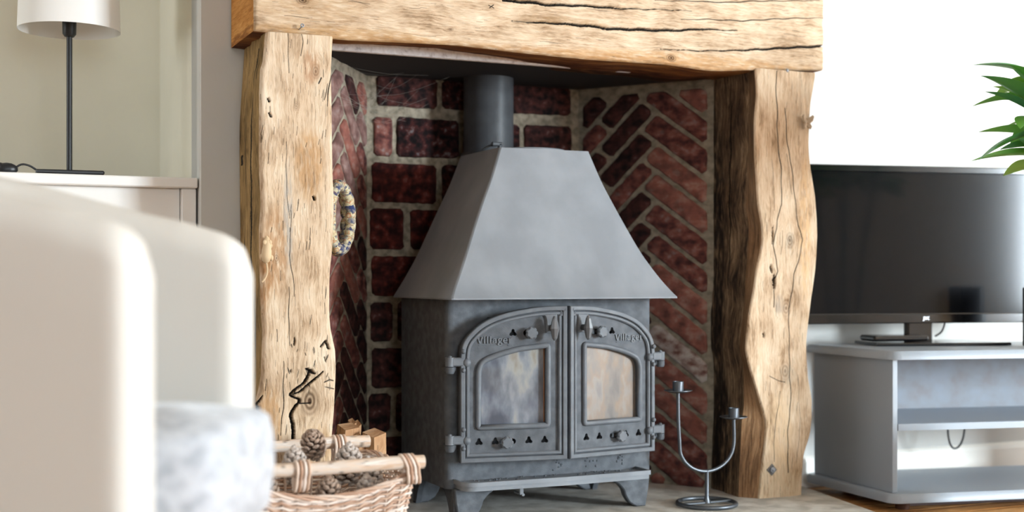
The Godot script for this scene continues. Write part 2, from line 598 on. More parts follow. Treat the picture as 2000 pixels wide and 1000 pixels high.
func build_room() -> void:
	# chimney wall: a left pier, a band over the fire, and the long stretch to the right
	var b := Shape.new()
	b.box(Vector3(-0.785, 1.16, WALL_Z - 0.06), Vector3(0.284, 2.38, 0.12), 0.004)
	b.box(Vector3(0.0, 1.835, WALL_Z - 0.06), Vector3(1.3, 1.03, 0.12), 0.0)
	b.box(Vector3(3.38, 1.16, WALL_Z - 0.06), Vector3(5.46, 2.38, 0.12), 0.0)
	struct("wall_back", b.mesh(), M.paint)
	b = Shape.new()
	b.box(Vector3(-0.867, 1.16, -0.62), Vector3(0.12, 2.38, 0.62), 0.0)
	struct("wall_chimney_side", b.mesh(), M.cream)
	struct("wall_alcove", box_mesh(Vector3(-2.85, 1.16, -0.98), Vector3(4.1, 2.38, 0.12), 0.0), M.cream)
	b = Shape.new()
	b.box(Vector3(-4.86, 1.16, 3.55), Vector3(0.12, 2.38, 6.1), 0.0)
	b.box(Vector3(-4.86, 1.16, -0.8), Vector3(0.12, 2.38, 0.4), 0.0)
	b.box(Vector3(-4.86, 0.31, -0.05), Vector3(0.12, 0.68, 1.1), 0.0)
	b.box(Vector3(-4.86, 2.15, -0.05), Vector3(0.12, 0.4, 1.1), 0.0)
	struct("wall_left", b.mesh(), M.taupe)
	# right wall with the patio door, z 1.1..4.1
	b = Shape.new()
	b.box(Vector3(6.06, 1.16, 0.35), Vector3(0.12, 2.38, 1.5), 0.0)
	b.box(Vector3(6.06, 1.16, 5.38), Vector3(0.12, 2.38, 2.56), 0.0)
	b.box(Vector3(6.06, 2.23, 2.6), Vector3(0.12, 0.24, 3.0), 0.0)
	struct("wall_right", b.mesh(), M.taupe)
	# front wall with windows, x -2.0..-0.6 and 4.35..5.85
	b = Shape.new()
	b.box(Vector3(-3.45, 1.16, 6.66), Vector3(2.9, 2.38, 0.12), 0.0)
	b.box(Vector3(1.875, 1.16, 6.66), Vector3(4.95, 2.38, 0.12), 0.0)
	b.box(Vector3(5.975, 1.16, 6.66), Vector3(0.25, 2.38, 0.12), 0.0)
	b.box(Vector3(-1.3, 0.335, 6.66), Vector3(1.4, 0.73, 0.12), 0.0)
	b.box(Vector3(-1.3, 2.225, 6.66), Vector3(1.4, 0.25, 0.12), 0.0)
	b.box(Vector3(5.1, 0.185, 6.66), Vector3(1.5, 0.43, 0.12), 0.0)
	b.box(Vector3(5.1, 2.275, 6.66), Vector3(1.5, 0.15, 0.12), 0.0)
	struct("wall_front", b.mesh(), M.taupe)
	struct("ceiling", box_mesh(Vector3(0.6, CEIL_Y + 0.06, 2.8), Vector3(11.1, 0.12, 7.9), 0.0), M.ceiling)
	window_frame("window_1", Vector3(6.06, 1.04, 2.6), PI / 2, 3.0, 2.14, 3)
	window_frame("window_2", Vector3(5.1, 1.3, 6.66), 0.0, 1.5, 1.8, 2)
	window_frame("window_4", Vector3(-1.3, 1.4, 6.66), 0.0, 1.4, 1.4, 2)
	window_frame("window_3", Vector3(-4.86, 1.3, -0.05), PI / 2, 1.1, 1.3, 2)
	# skirting along the right stretch
	b = Shape.new()
	var prof := V2([[0, 0], [0.016, 0], [0.016, 0.08], [0.012, 0.092], [0.004, 0.1], [0, 0.1]])
	b.xf = Transform3D(Basis(Vector3(0, 0, 1), Vector3(0, 1, 0), Vector3(-1, 0, 0)), Vector3(6.0, FLOOR_Y, WALL_Z))
	b.extrude(prof, 0.0, 5.08)
	struct("baseboard_back", b.mesh(), M.skirting)
	floor_and_hearth()

func window_frame(called: String, at: Vector3, turn: float, w: float, h: float, n: int) -> void:
	var white := plain(C("f2f2f0"), 0.4)
	var o := Node3D.new()
	o.name = called
	add_child(o)
	o.position = at
	o.rotation.y = turn
	o.set_meta("kind", "structure")
	var b := Shape.new()
	var t := 0.06
	b.box(Vector3(0, h / 2 - t / 2, 0), Vector3(w, t, 0.08))
	b.box(Vector3(0, -h / 2 + t / 2, 0), Vector3(w, t, 0.08))
	for i in n + 1:
		b.box(Vector3(-w / 2 + t / 2 + (w - t) * i / n, 0, 0), Vector3(t, h - 2 * t, 0.08))
	part("window_frame", b.mesh(), white, o)
	var glass := plain(Color(1, 1, 1, 0.05), 0.02)
	glass.transparency = BaseMaterial3D.TRANSPARENCY_ALPHA
	for i in n:
		var pw := (w - t) / n - t
		part("pane", box_mesh(Vector3.ZERO, Vector3(pw, h - 2 * t, 0.004), 0.0), glass, o, Vector3(-w / 2 + t / 2 + (w - t) * (i + 0.5) / n, 0, 0))

func floor_and_hearth() -> void:
	var under := plain(C("3a2413"), 0.8)
	var fl := struct("floor", box_mesh(Vector3(0.6, FLOOR_Y - 0.07, 2.8), Vector3(11.1, 0.12, 7.9), 0.0), under)
	# boards: oak strips across the room in front of the television corner
	var boards: Array[Material] = []
	for k in 4:
		var wd := wood(360, 40, 300 + k, [[0.0, C("8a5a30")], [0.45, C("b98450")], [0.75, C("cf9e68")], [1.0, C("dcb484")]], [], [], [], 30)
		wd.m.roughness = 0.35
		wd.m.heightmap_scale = 0.03
		boards.append(wd.m)
	var pitch := 0.075
	var rows := 26
	for j in rows:
		var z := -0.25 + pitch * (j + 0.5)
		var x := 0.80 - fposmod(j * 0.31, 0.62)
		while x < 2.55:
			var x1 := minf(x + 0.62, 2.59)
			var xa := maxf(x, 0.80 if z < 0.5 else 0.74)
			if x1 - xa > 0.03:
				var s := Shape.new()
				s.box(Vector3((xa + x1) / 2, 0, 0), Vector3(x1 - xa - 0.0016, 0.014, pitch - 0.0016), 0.0012)
				part("floor_board", s.mesh(), boards[rng.randi_range(0, 3)], fl, Vector3(0, FLOOR_Y - 0.0075, z))
			x += 0.62
	# elsewhere the boards are out of sight: one stretch
	var rest := Shape.new()
	for j in 91:
		var z := -0.25 + pitch * (j + 0.5)
		for i in 18:
			var x := -4.66 + i * 0.62
			if x < 0.5 or z > 1.72 or x > 2.0:
				if x < 2.6 and x > 2.0 and z < 1.72: continue
				var wid := 0.62 if x + 0.62 < 6.0 else 6.0 - x
				if x < 0.74 and x + wid > 0.74 and z < 1.72: wid = 0.735 - x
				if wid > 0.02 and not (z < 0.76 and x > -1.1 and x < 0.8): rest.box(Vector3(x + wid / 2, 0, z), Vector3(wid - 0.002, 0.014, pitch - 0.002), 0.001)
	var rp := part("floor_boards", rest.mesh(), boards[1], fl, Vector3(0, FLOOR_Y - 0.0075, 0))
	rp.set_meta("kind", "stuff")
	# hearth slab
	var h := Shape.new()
	h.xf = Transform3D(Basis(Vector3(1, 0, 0), Vector3(0, 0, -1), Vector3(0, 1, 0)), Vector3(0, FLOOR_Y - 0.015, 0))
	h.extrude(V2([[-0.92, 0.262], [-0.66, 0.262], [-0.645, 0.25], [-0.36, 0.615], [0.36, 0.615], [0.645, 0.25], [0.66, 0.262], [0.935, 0.262], [0.80, -0.45], [0.72, -0.72], [-1.05, -0.72], [-1.05, -0.2]]), 0.0, 0.045, 0.004)
	struct("floor_hearth", h.mesh(), M.stone)
	var tr := Shape.new()
	tr.tube(PackedVector3Array([Vector3(0.945, FLOOR_Y + 0.006, -0.255), Vector3(0.81, FLOOR_Y + 0.006, 0.45), Vector3(0.73, FLOOR_Y + 0.006, 0.72)]), 0.008, 6)
	struct("trim_1", tr.mesh(), plain(C("8a4a20"), 0.5))

# ------------------------------------------------------------------ brick lining
func brick_mesh(poly: PackedVector2Array, depth: float) -> ArrayMesh:
	var big := Geometry2D.offset_polygon(poly, -0.010, Geometry2D.JOIN_MITER)
	if big.is_empty(): return null
	var soft := Geometry2D.offset_polygon(big[0], 0.010, Geometry2D.JOIN_ROUND)
	if soft.is_empty(): return null
	var c := PackedVector2Array()
	var src: PackedVector2Array = soft[0]
	for i in src.size():
		var a := src[i]
		var b := src[(i + 1) % src.size()]
		var k := maxi(1, int(a.distance_to(b) / 0.016))
		for q in k:
			var p := a.lerp(b, float(q) / k)
			if c.is_empty() or p.distance_to(c[-1]) > 0.0045: c.append(p)
	if c.size() > 2 and c[0].distance_to(c[-1]) < 0.003: c.remove_at(c.size() - 1)
	if c.size() < 4: return null
	var area := 0.0
	for i in c.size(): area += c[i].cross(c[(i + 1) % c.size()])
	if area < 0: c.reverse()
	for i in c.size(): c[i] += Vector2(rng.randf_range(-1, 1), rng.randf_range(-1, 1)) * 0.0016
	var s := Shape.new()
	s.smooth()
	var tilt := Vector2(rng.randf_range(-1, 1), rng.randf_range(-1, 1)) * 0.012
	var mid := Vector2.ZERO
	for p in c: mid += p
	mid /= c.size()
	var rings := [[0.0, -0.008], [0.0, depth * 0.4], [0.0022, depth * 0.85], [0.0065, depth]]
	var R := []
	for r in rings:
		var q := Shape.inset(c, r[0]) if r[0] > 0 else c
		var l := PackedVector3Array()
		for i in q.size():
			var p: Vector2 = q[i] if q[i].distance_to(c[i]) < 0.03 else mid
			l.append(Vector3(p.x, p.y, r[1] + (p - mid).dot(tilt) + (rng.randf_range(-1, 1) * 0.0007 if r[1] > 0 else 0.0)))
		R.append(l)
	for k in R.size() - 1:
		for i in c.size():
			var j := (i + 1) % c.size()
			s.quad(R[k][i], R[k][j], R[k + 1][j], R[k + 1][i])
	for i in c.size():
		var j := (i + 1) % c.size()
		s.tri(R[-1][i], R[-1][j], Vector3(mid.x, mid.y, depth + 0.001))
	return s.mesh()

func lining(called: String, at: Transform3D, w: float, h: float) -> Node3D:
	var o := Node3D.new()
	o.name = called
	add_child(o)
	o.transform = at
	o.set_meta("kind", "structure")
	var n := noise(6.0, 77, 4)
	var s := Shape.new()
	s.grid(int(w / 0.012), int(h / 0.012), func(u: float, v: float) -> Vector3:
		return Vector3(u * w, v * h, n.get_noise_3d(u * w * 1.6, v * h * 1.6, at.origin.x) * 0.0045 + 0.001))
	s.box(Vector3(w / 2, h / 2, -0.05), Vector3(w - 0.03, h, 0.08), 0.0)
	part("mortar", s.mesh(), M.mortar, o)
	return o

func build_fireplace() -> void:
	var TOP := 1.30
	# back wall: big bricks laid flat to the room
	var back := lining("wall_fireplace_back", Transform3D(Basis.IDENTITY, Vector3(-0.366, -0.01, -0.6)), 0.732, TOP)
	var rows := [
		[1.178, 1.270, [[-0.329, -0.136], [-0.118, 0.09], [0.112, 0.336]], ["dark", "sooty", "dark"]],
		[1.024, 1.144, [[-0.341, -0.283], [-0.268, -0.06], [-0.045, 0.15], [0.166, 0.338]], ["plum", "sooty", "sooty", "dark"]],
		[0.881, 1.003, [[-0.346, -0.135], [-0.118, 0.09], [0.106, 0.338]], ["deepred", "sooty", "dark"]],
		[0.737, 0.862, [[-0.352, -0.244], [-0.223, -0.01], [0.006, 0.215], [0.23, 0.34]], ["deepred", "deepred", "sooty", "dark"]],
		[0.595, 0.718, [[-0.346, -0.15], [-0.132, 0.08], [0.096, 0.3]], ["deepred", "dark", "sooty"]],
		[0.454, 0.576, [[-0.352, -0.28], [-0.262, -0.06], [-0.044, 0.16], [0.176, 0.34]], ["dark", "sooty", "sooty", "dark"]],
		[0.313, 0.435, [[-0.348, -0.15], [-0.132, 0.08], [0.096, 0.3]], ["dark", "sooty", "sooty"]],
		[0.180, 0.297, [[-0.358, -0.288], [-0.268, -0.06], [-0.044, 0.16], [0.176, 0.34]], ["dark", "sooty", "sooty", "dark"]],
		[0.030, 0.163, [[-0.346, -0.15], [-0.132, 0.08], [0.096, 0.3]], ["dark", "sooty", "sooty"]]]
	for r in rows:
		for i in r[2].size():
			var x: Array = r[2][i]
			var o := back.position
			var j := func() -> float: return rng.randf_range(-0.003, 0.003)
			var poly := PackedVector2Array([Vector2(x[0] - o.x + j.call(), r[0] - o.y + j.call()), Vector2(x[1] - o.x + j.call(), r[0] - o.y + j.call()), Vector2(x[1] - o.x + j.call(), r[1] - o.y + j.call()), Vector2(x[0] - o.x + j.call(), r[1] - o.y + j.call())])
			var m := brick_mesh(poly, 0.009)
			if m: part("brick", m, M[r[3][i]], back)
	# splayed sides in herringbone
	var L := 0.4738
	var nr := Vector3(-0.823, 0, 0.568)
	var right := lining("wall_fireplace_right", Transform3D(Basis(Vector3(0.568, 0, 0.823), Vector3.UP, nr), Vector3(0.363, -0.01, -0.6)), L, TOP)
	var left := lining("wall_fireplace_left", Transform3D(Basis(Vector3(0.568, 0, -0.823), Vector3.UP, Vector3(0.823, 0, 0.568)), Vector3(-0.632, -0.01, -0.21)), L, TOP)
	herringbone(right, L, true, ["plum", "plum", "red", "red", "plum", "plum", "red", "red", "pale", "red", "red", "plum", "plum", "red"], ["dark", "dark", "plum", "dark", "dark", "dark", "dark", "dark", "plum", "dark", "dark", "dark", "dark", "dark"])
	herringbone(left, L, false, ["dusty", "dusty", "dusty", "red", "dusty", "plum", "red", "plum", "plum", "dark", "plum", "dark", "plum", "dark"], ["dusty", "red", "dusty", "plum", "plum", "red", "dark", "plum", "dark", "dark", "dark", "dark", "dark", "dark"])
	# sooty register plate closing the flue, and the white-painted edge of its front angle
	struct("ceiling_fireplace", box_mesh(Vector3(0, 1.292, -0.41), Vector3(1.27, 0.05, 0.4), 0.004), M.soot)
	var e := Shape.new()
	e.box(Vector3(-0.16, 1.278, -0.199), Vector3(0.98, 0.03, 0.018), 0.002)
	struct("trim_2", e.mesh(), M.whitewash)

func herringbone(o: Node3D, L: float, mirrored: bool, front: Array, behind: Array) -> void:
	var t0 := 0.192
	var p := 0.0937
	var frame := PackedVector2Array([Vector2(0.022, 0.0), Vector2(L - 0.018, 0.0), Vector2(L - 0.018, 1.238), Vector2(0.022, 1.238)])
	var put := func(q: PackedVector2Array, mat: String) -> void:
		var shrunk := Geometry2D.offset_polygon(q, -0.0068, Geometry2D.JOIN_MITER)
		if shrunk.is_empty(): return
		for piece in Geometry2D.intersect_polygons(shrunk[0], frame):
			var r := PackedVector2Array()
			var area := 0.0
			for i in piece.size():
				area += piece[i].cross(piece[(i + 1) % piece.size()])
				r.append(Vector2(L - piece[i].x if mirrored else piece[i].x, piece[i].y + 0.01))
			if absf(area) * 0.5 < 0.0009: continue
			var m := brick_mesh(r, 0.008)
			if m: part("brick", m, M[mat], o)
	for k in range(-3, 15):
		var yk := 1.268 - p * k + sin(k * 2.3) * 0.003
		var yn := 1.268 - p * (k + 1) + sin((k + 1) * 2.3) * 0.003
		var e := (yk - yn) / 1.657
		var fa: String = front[posmod(k, front.size())]
		var ba: String = behind[posmod(k, behind.size())]
		# towards the room
		put.call(PackedVector2Array([Vector2(t0, yk), Vector2(t0 + e, yk - 0.927 * e), Vector2(t0 - 0.2, yn - 0.73 * 0.2), Vector2(t0 - 0.2, yk - 0.73 * 0.2)]), fa)
		# towards the back, a whole brick and the rest of the next
		var up := func(t: float) -> Vector2: return Vector2(t0 + t, yk - 0.927 * t)
		var dn := func(t: float) -> Vector2: return Vector2(t0 + t, yn - 0.927 * t)
		put.call(PackedVector2Array([dn.call(0.0), dn.call(0.158), up.call(0.158 + e), up.call(e)]), ba)
		put.call(PackedVector2Array([dn.call(0.158), dn.call(0.36), up.call(0.36), up.call(0.158 + e)]), behind[posmod(k + 3, behind.size())])

# ------------------------------------------------------------------ mantel beam and posts
func build_mantel() -> void:
	build_beam()
	build_left_post()
	build_right_post()

func px(list: Array, x0: float, y0: float, s: float, swap := false) -> PackedVector2Array:
	var r := PackedVector2Array()
	for p in list:
		r.append(Vector2((p[1] - y0) * s, (p[0] - x0) * s) if swap else Vector2((p[0] - x0) * s, (p[1] - y0) * s))
	return r

const PALE_OAK := [[0.0, "69503b"], [0.18, "957b60"], [0.36, "b69c80"], [0.55, "cab297"], [0.78, "d7c4ab"], [1.0, "e2d3be"]]
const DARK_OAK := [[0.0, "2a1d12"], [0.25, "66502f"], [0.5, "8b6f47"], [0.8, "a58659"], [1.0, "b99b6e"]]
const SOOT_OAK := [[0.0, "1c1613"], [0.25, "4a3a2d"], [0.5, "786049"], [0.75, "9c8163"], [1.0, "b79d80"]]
const BROWN_OAK := [[0.0, "58402c"], [0.4, "8c6a4c"], [0.7, "a98664"], [1.0, "c0a27e"]]

func pal(p: Array) -> Array:
	return p.map(func(s): return [s[0], C(s[1])])

func build_beam() -> void:
	var S := 1150.0
	var X0 := -0.85
	var W := 2006
	var Y0 := 1.24
	var H := 312
	var f := func(l: Array) -> PackedVector2Array: return px(l, X0, Y0, S)
	var cracks := [
		[f.call([[-0.174,1.396],[-0.077,1.398],[-0.032,1.396],[0.065,1.402],[0.175,1.404],[0.31,1.413],[0.42,1.418]]), 3.6, 1.0, 2],
		[f.call([[-0.147,1.342],[-0.071,1.344],[-0.009,1.347],[0.078,1.348],[0.15,1.345],[0.248,1.351],[0.315,1.354],[0.383,1.359],[0.452,1.368],[0.575,1.373]]), 3.4, 1.0, 1],
		[f.call([[0.383,1.389],[0.452,1.396],[0.504,1.399],[0.593,1.403],[0.683,1.415],[0.776,1.426],[0.889,1.436]]), 1.7, 0.9, 1],
		[f.call([[0.315,1.299],[0.376,1.303],[0.445,1.305],[0.54,1.312],[0.611,1.319],[0.702,1.33],[0.776,1.339],[0.9,1.352]]), 3.3, 1.0, 3],
		[f.call([[0.298,1.437],[0.417,1.446],[0.54,1.452],[0.629,1.464],[0.87,1.487]]), 1.6, 0.85, 1],
		[f.call([[-0.215,1.378],[-0.2,1.371]]), 1.0, 0.8, 0], [f.call([[-0.213,1.371],[-0.2,1.38]]), 1.0, 0.8, 0]]
	for k in 46: # short checks and adze marks
		var x := rng.randf_range(-0.84, 0.8)
		var y := rng.randf_range(1.27, 1.5)
		if x < -0.45 or rng.randf() < 0.35:
			cracks.append([f.call([[x, y], [x + rng.randf_range(0.02, 0.09), y + rng.randf_range(-0.004, 0.002)]]), rng.randf_range(0.6, 1.3), rng.randf_range(0.25, 0.5), 1])
	var stains := [[1500, 30, 700, 40, C("b98a58"), 0.5], [300, 20, 420, 46, C("a87f50"), 0.55], [760, 190, 110, 16, C("8c6a48"), 0.6], [150, 110, 220, 60, C("a4815a"), 0.35], [1000, 130, 180, 18, C("9c7c58"), 0.45], [900, 18, 900, 30, C("9a6d40"), 0.5]]
	var wd := wood(W, H, 101, pal(PALE_OAK), cracks, stains, [[(0.349 - X0) * S, (1.277 - Y0) * S, 15.0, 1.0], [(-0.325 - X0) * S, (1.305 - Y0) * S, 8.0, 0.7], [(-0.724 - X0) * S, (1.345 - Y0) * S, 14.0, 0.8]], 380, 0.9)
	var bottom := [[-0.87, 1.262], [-0.64, 1.257], [-0.45, 1.262], [-0.296, 1.266], [-0.1, 1.259], [0.1, 1.255], [0.33, 1.258], [0.487, 1.25], [0.65, 1.264], [0.8, 1.272], [0.9, 1.28]]
	var n := noise(2.2, 61, 4)
	var n2 := noise(14.0, 62, 2)
	var xl := -0.845
	var xr := 0.889
	var yt := 1.5
	var r := 0.009
	# how far the face stands back at x, y: hewn hollows, split cracks, worn edges
	var back := func(x: float, y: float) -> float:
		var lo := lookup(bottom, x)
		var d := n.get_noise_2d(x * 1.0, y * 3.0) * 0.008 + n2.get_noise_2d(x * 1.2, y * 4.0) * 0.0022
		var e := minf(minf(y - lo, yt - y), minf(x - xl, xr - x))
		e = maxf(e, 0.0)
		if e < r: d += r - sqrt(r * r - (r - e) * (r - e))
		d += deep_at(wd, (x - X0) * S / W, (y - Y0) * S / H) * 0.014
		return d
	var o := thing("mantel_beam", "massive pale hewn oak beam with long splits resting across both posts", "beam")
	var s := Shape.new()
	s.smooth()
	var NX := 640
	var NY := 100
	var pts := PackedVector3Array()
	var uvs := PackedVector2Array()
	for j in NY + 1:
		for i in NX + 1:
			var x := lerpf(xl, xr, float(i) / NX)
			var lo := lookup(bottom, x)
			var top := yt - 0.012 * smoothstep(0.87, 0.889, x)
			var y := lerpf(lo, top, float(j) / NY)
			pts.append(Vector3(x, y, -back.call(x, y)))
			uvs.append(Vector2((x - X0) * S / W, (y - Y0) * S / H))
	for j in NY:
		for i in NX:
			var k := j * (NX + 1) + i
			s.quad(pts[k], pts[k + 1], pts[k + NX + 2], pts[k + NX + 1], uvs[k], uvs[k + 1], uvs[k + NX + 2], uvs[k + NX + 1])
	part("hewn_face", s.mesh(), wd.m, o)
	# underside: rises a little towards the back, then the top and the ends
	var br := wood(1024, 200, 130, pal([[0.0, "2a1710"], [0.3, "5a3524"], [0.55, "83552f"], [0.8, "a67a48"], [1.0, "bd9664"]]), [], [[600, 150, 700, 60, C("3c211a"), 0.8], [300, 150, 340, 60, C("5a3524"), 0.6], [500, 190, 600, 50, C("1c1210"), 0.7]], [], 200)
	s = Shape.new()
	var n3 := noise(3.0, 66, 3)
	s.grid(200, 24, func(u: float, v: float) -> Vector3:
		var x := lerpf(xl, xr, u)
		var lo := lookup(bottom, x)
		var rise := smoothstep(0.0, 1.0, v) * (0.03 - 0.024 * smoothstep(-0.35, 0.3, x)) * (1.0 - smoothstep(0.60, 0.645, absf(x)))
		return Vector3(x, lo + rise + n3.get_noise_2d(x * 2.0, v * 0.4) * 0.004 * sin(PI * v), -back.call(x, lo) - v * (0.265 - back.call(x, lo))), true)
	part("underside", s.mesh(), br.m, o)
	var en := wood(160, 240, 140, pal([[0.0, "8a5524"], [0.4, "b37a3e"], [0.7, "c68d4e"], [1.0, "d3a266"]]), [], [[80, 6, 160, 20, C("5a3014"), 0.5]], [], 20)
	s = Shape.new()
	s.grid(20, 40, func(u: float, v: float) -> Vector3:
		var lo := lookup(bottom, xl)
		var y := lerpf(lo, yt, v)
		return Vector3(xl + n2.get_noise_2d(u, v * 3.0) * 0.002 * sin(PI * u), y, lerpf(-0.265, -back.call(xl, y), u)))
	s.grid(20, 40, func(u: float, v: float) -> Vector3:
		var lo := lookup(bottom, xr)
		var y := lerpf(lo, yt - 0.012, v)
		return Vector3(xr, y, lerpf(-back.call(xr, y), -0.265, u)))
	part("end_grain", s.mesh(), en.m, o)
	s = Shape.new()
	s.grid(120, 2, func(u: float, v: float) -> Vector3:
		var x := lerpf(xl, xr, u)
		return Vector3(x, yt - 0.012 * smoothstep(0.87, 0.889, x), lerpf(-back.call(x, yt - 0.012 * smoothstep(0.87, 0.889, x)), -0.265, v)))
	part("upper_face", s.mesh(), br.m, o)
	# screw eye left in the lower edge over the left post, a nail head over the right one
	var k := thing("screw_eye", "small grey screw eye under the beam above the left post", "hook", Vector3(-0.728, 1.272, 0.004))
	var t := Shape.new()
	var ringp := PackedVector3Array()
	for i in 16: ringp.append(Vector3(cos(TAU * i / 16) * 0.0035, 0.008 + sin(TAU * i / 16) * 0.0035, 0.014))
	t.tube(ringp, 0.0018, 6, true)
	part("eye", t.mesh(), M.steel, k)
	t = Shape.new()
	t.tube(PackedVector3Array([Vector3(-0.004, 0.0, -0.012), Vector3(-0.002, 0.004, 0.012)]), 0.0014, 6)
	part("shank", t.mesh(), M.steel, k)
	t = Shape.new()
	t.ball(Vector3.ZERO, Vector3(0.006, 0.006, 0.003), 8)
	single("nail_head", t.mesh(), M.steel, "dark nail head at the joint of beam and right post", "nail", Vector3(0.752, 1.268, 0.001))

# a standing post: front face from the traced outlines, returns the wood used
func post_face(o: Node3D, wd: Dictionary, lo: float, hi: float, left: Array, right: Array, X0: float, Y0: float, S: float, n: FastNoiseLite, amp: float, dig: float, r: float) -> Callable:
	var back := func(x: float, y: float) -> float:
		var a := lookup(left, y)
		var b := lookup(right, y)
		var d := n.get_noise_2d(x * 3.0, y * 1.2) * amp
		var e := maxf(0.0, minf(x - a, b - x))
		if e < r: d += r - sqrt(r * r - (r - e) * (r - e))
		d += deep_at(wd, (y - Y0) * S / wd.W, (x - X0) * S / wd.H) * dig
		return d
	var s := Shape.new()
	s.smooth()
	var NX := 76
	var NY := 420
	var pts := PackedVector3Array()
	var uvs := PackedVector2Array()
	for j in NY + 1:
		var y := lerpf(lo, hi, float(j) / NY)
		var a := lookup(left, y)
		var b := lookup(right, y)
		for i in NX + 1:
			var x := lerpf(a, b, float(i) / NX)
			pts.append(Vector3(x, y, -back.call(x, y)))
			uvs.append(Vector2((y - Y0) * S / wd.W, (x - X0) * S / wd.H))
	for j in NY:
		for i in NX:
			var k := j * (NX + 1) + i
			s.quad(pts[k], pts[k + 1], pts[k + NX + 2], pts[k + NX + 1], uvs[k], uvs[k + 1], uvs[k + NX + 2], uvs[k + NX + 1])
	part("hewn_face", s.mesh(), wd.m, o)
	return back

func side_face(o: Node3D, called: String, mat: Material, lo: float, hi: float, front: Callable, rear: Callable, n: FastNoiseLite, amp: float, flip: bool, cells := 14) -> void:
	var s := Shape.new()
	s.smooth()
	var NY := 260
	var pts := PackedVector3Array()
	for j in NY + 1:
		var y := lerpf(lo, hi, float(j) / NY)
		var a: Vector3 = front.call(y)
		var b: Vector3 = rear.call(y)
		for i in cells + 1:
			var u := float(i) / cells
			var p := a.lerp(b, u)
			var k := n.get_noise_3d(p.z * 9.0, y * 1.5, 3.0) * amp * sin(PI * u)
			pts.append(p + Vector3(k if flip else -k, 0, 0))
	for j in NY:
		for i in cells:
			var k := j * (cells + 1) + i
			var u0 := Vector2(float(j) / NY, float(i) / cells)
			var u1 := Vector2(float(j + 1) / NY, float(i + 1) / cells)
			if flip: s.quad(pts[k], pts[k + 1], pts[k + cells + 2], pts[k + cells + 1], u0, Vector2(u0.x, u1.y), u1, Vector2(u1.x, u0.y))
			else: s.quad(pts[k + cells + 1], pts[k + cells + 2], pts[k + 1], pts[k], Vector2(u1.x, u0.y), u1, Vector2(u0.x, u1.y), u0)
	part(called, s.mesh(), mat, o)

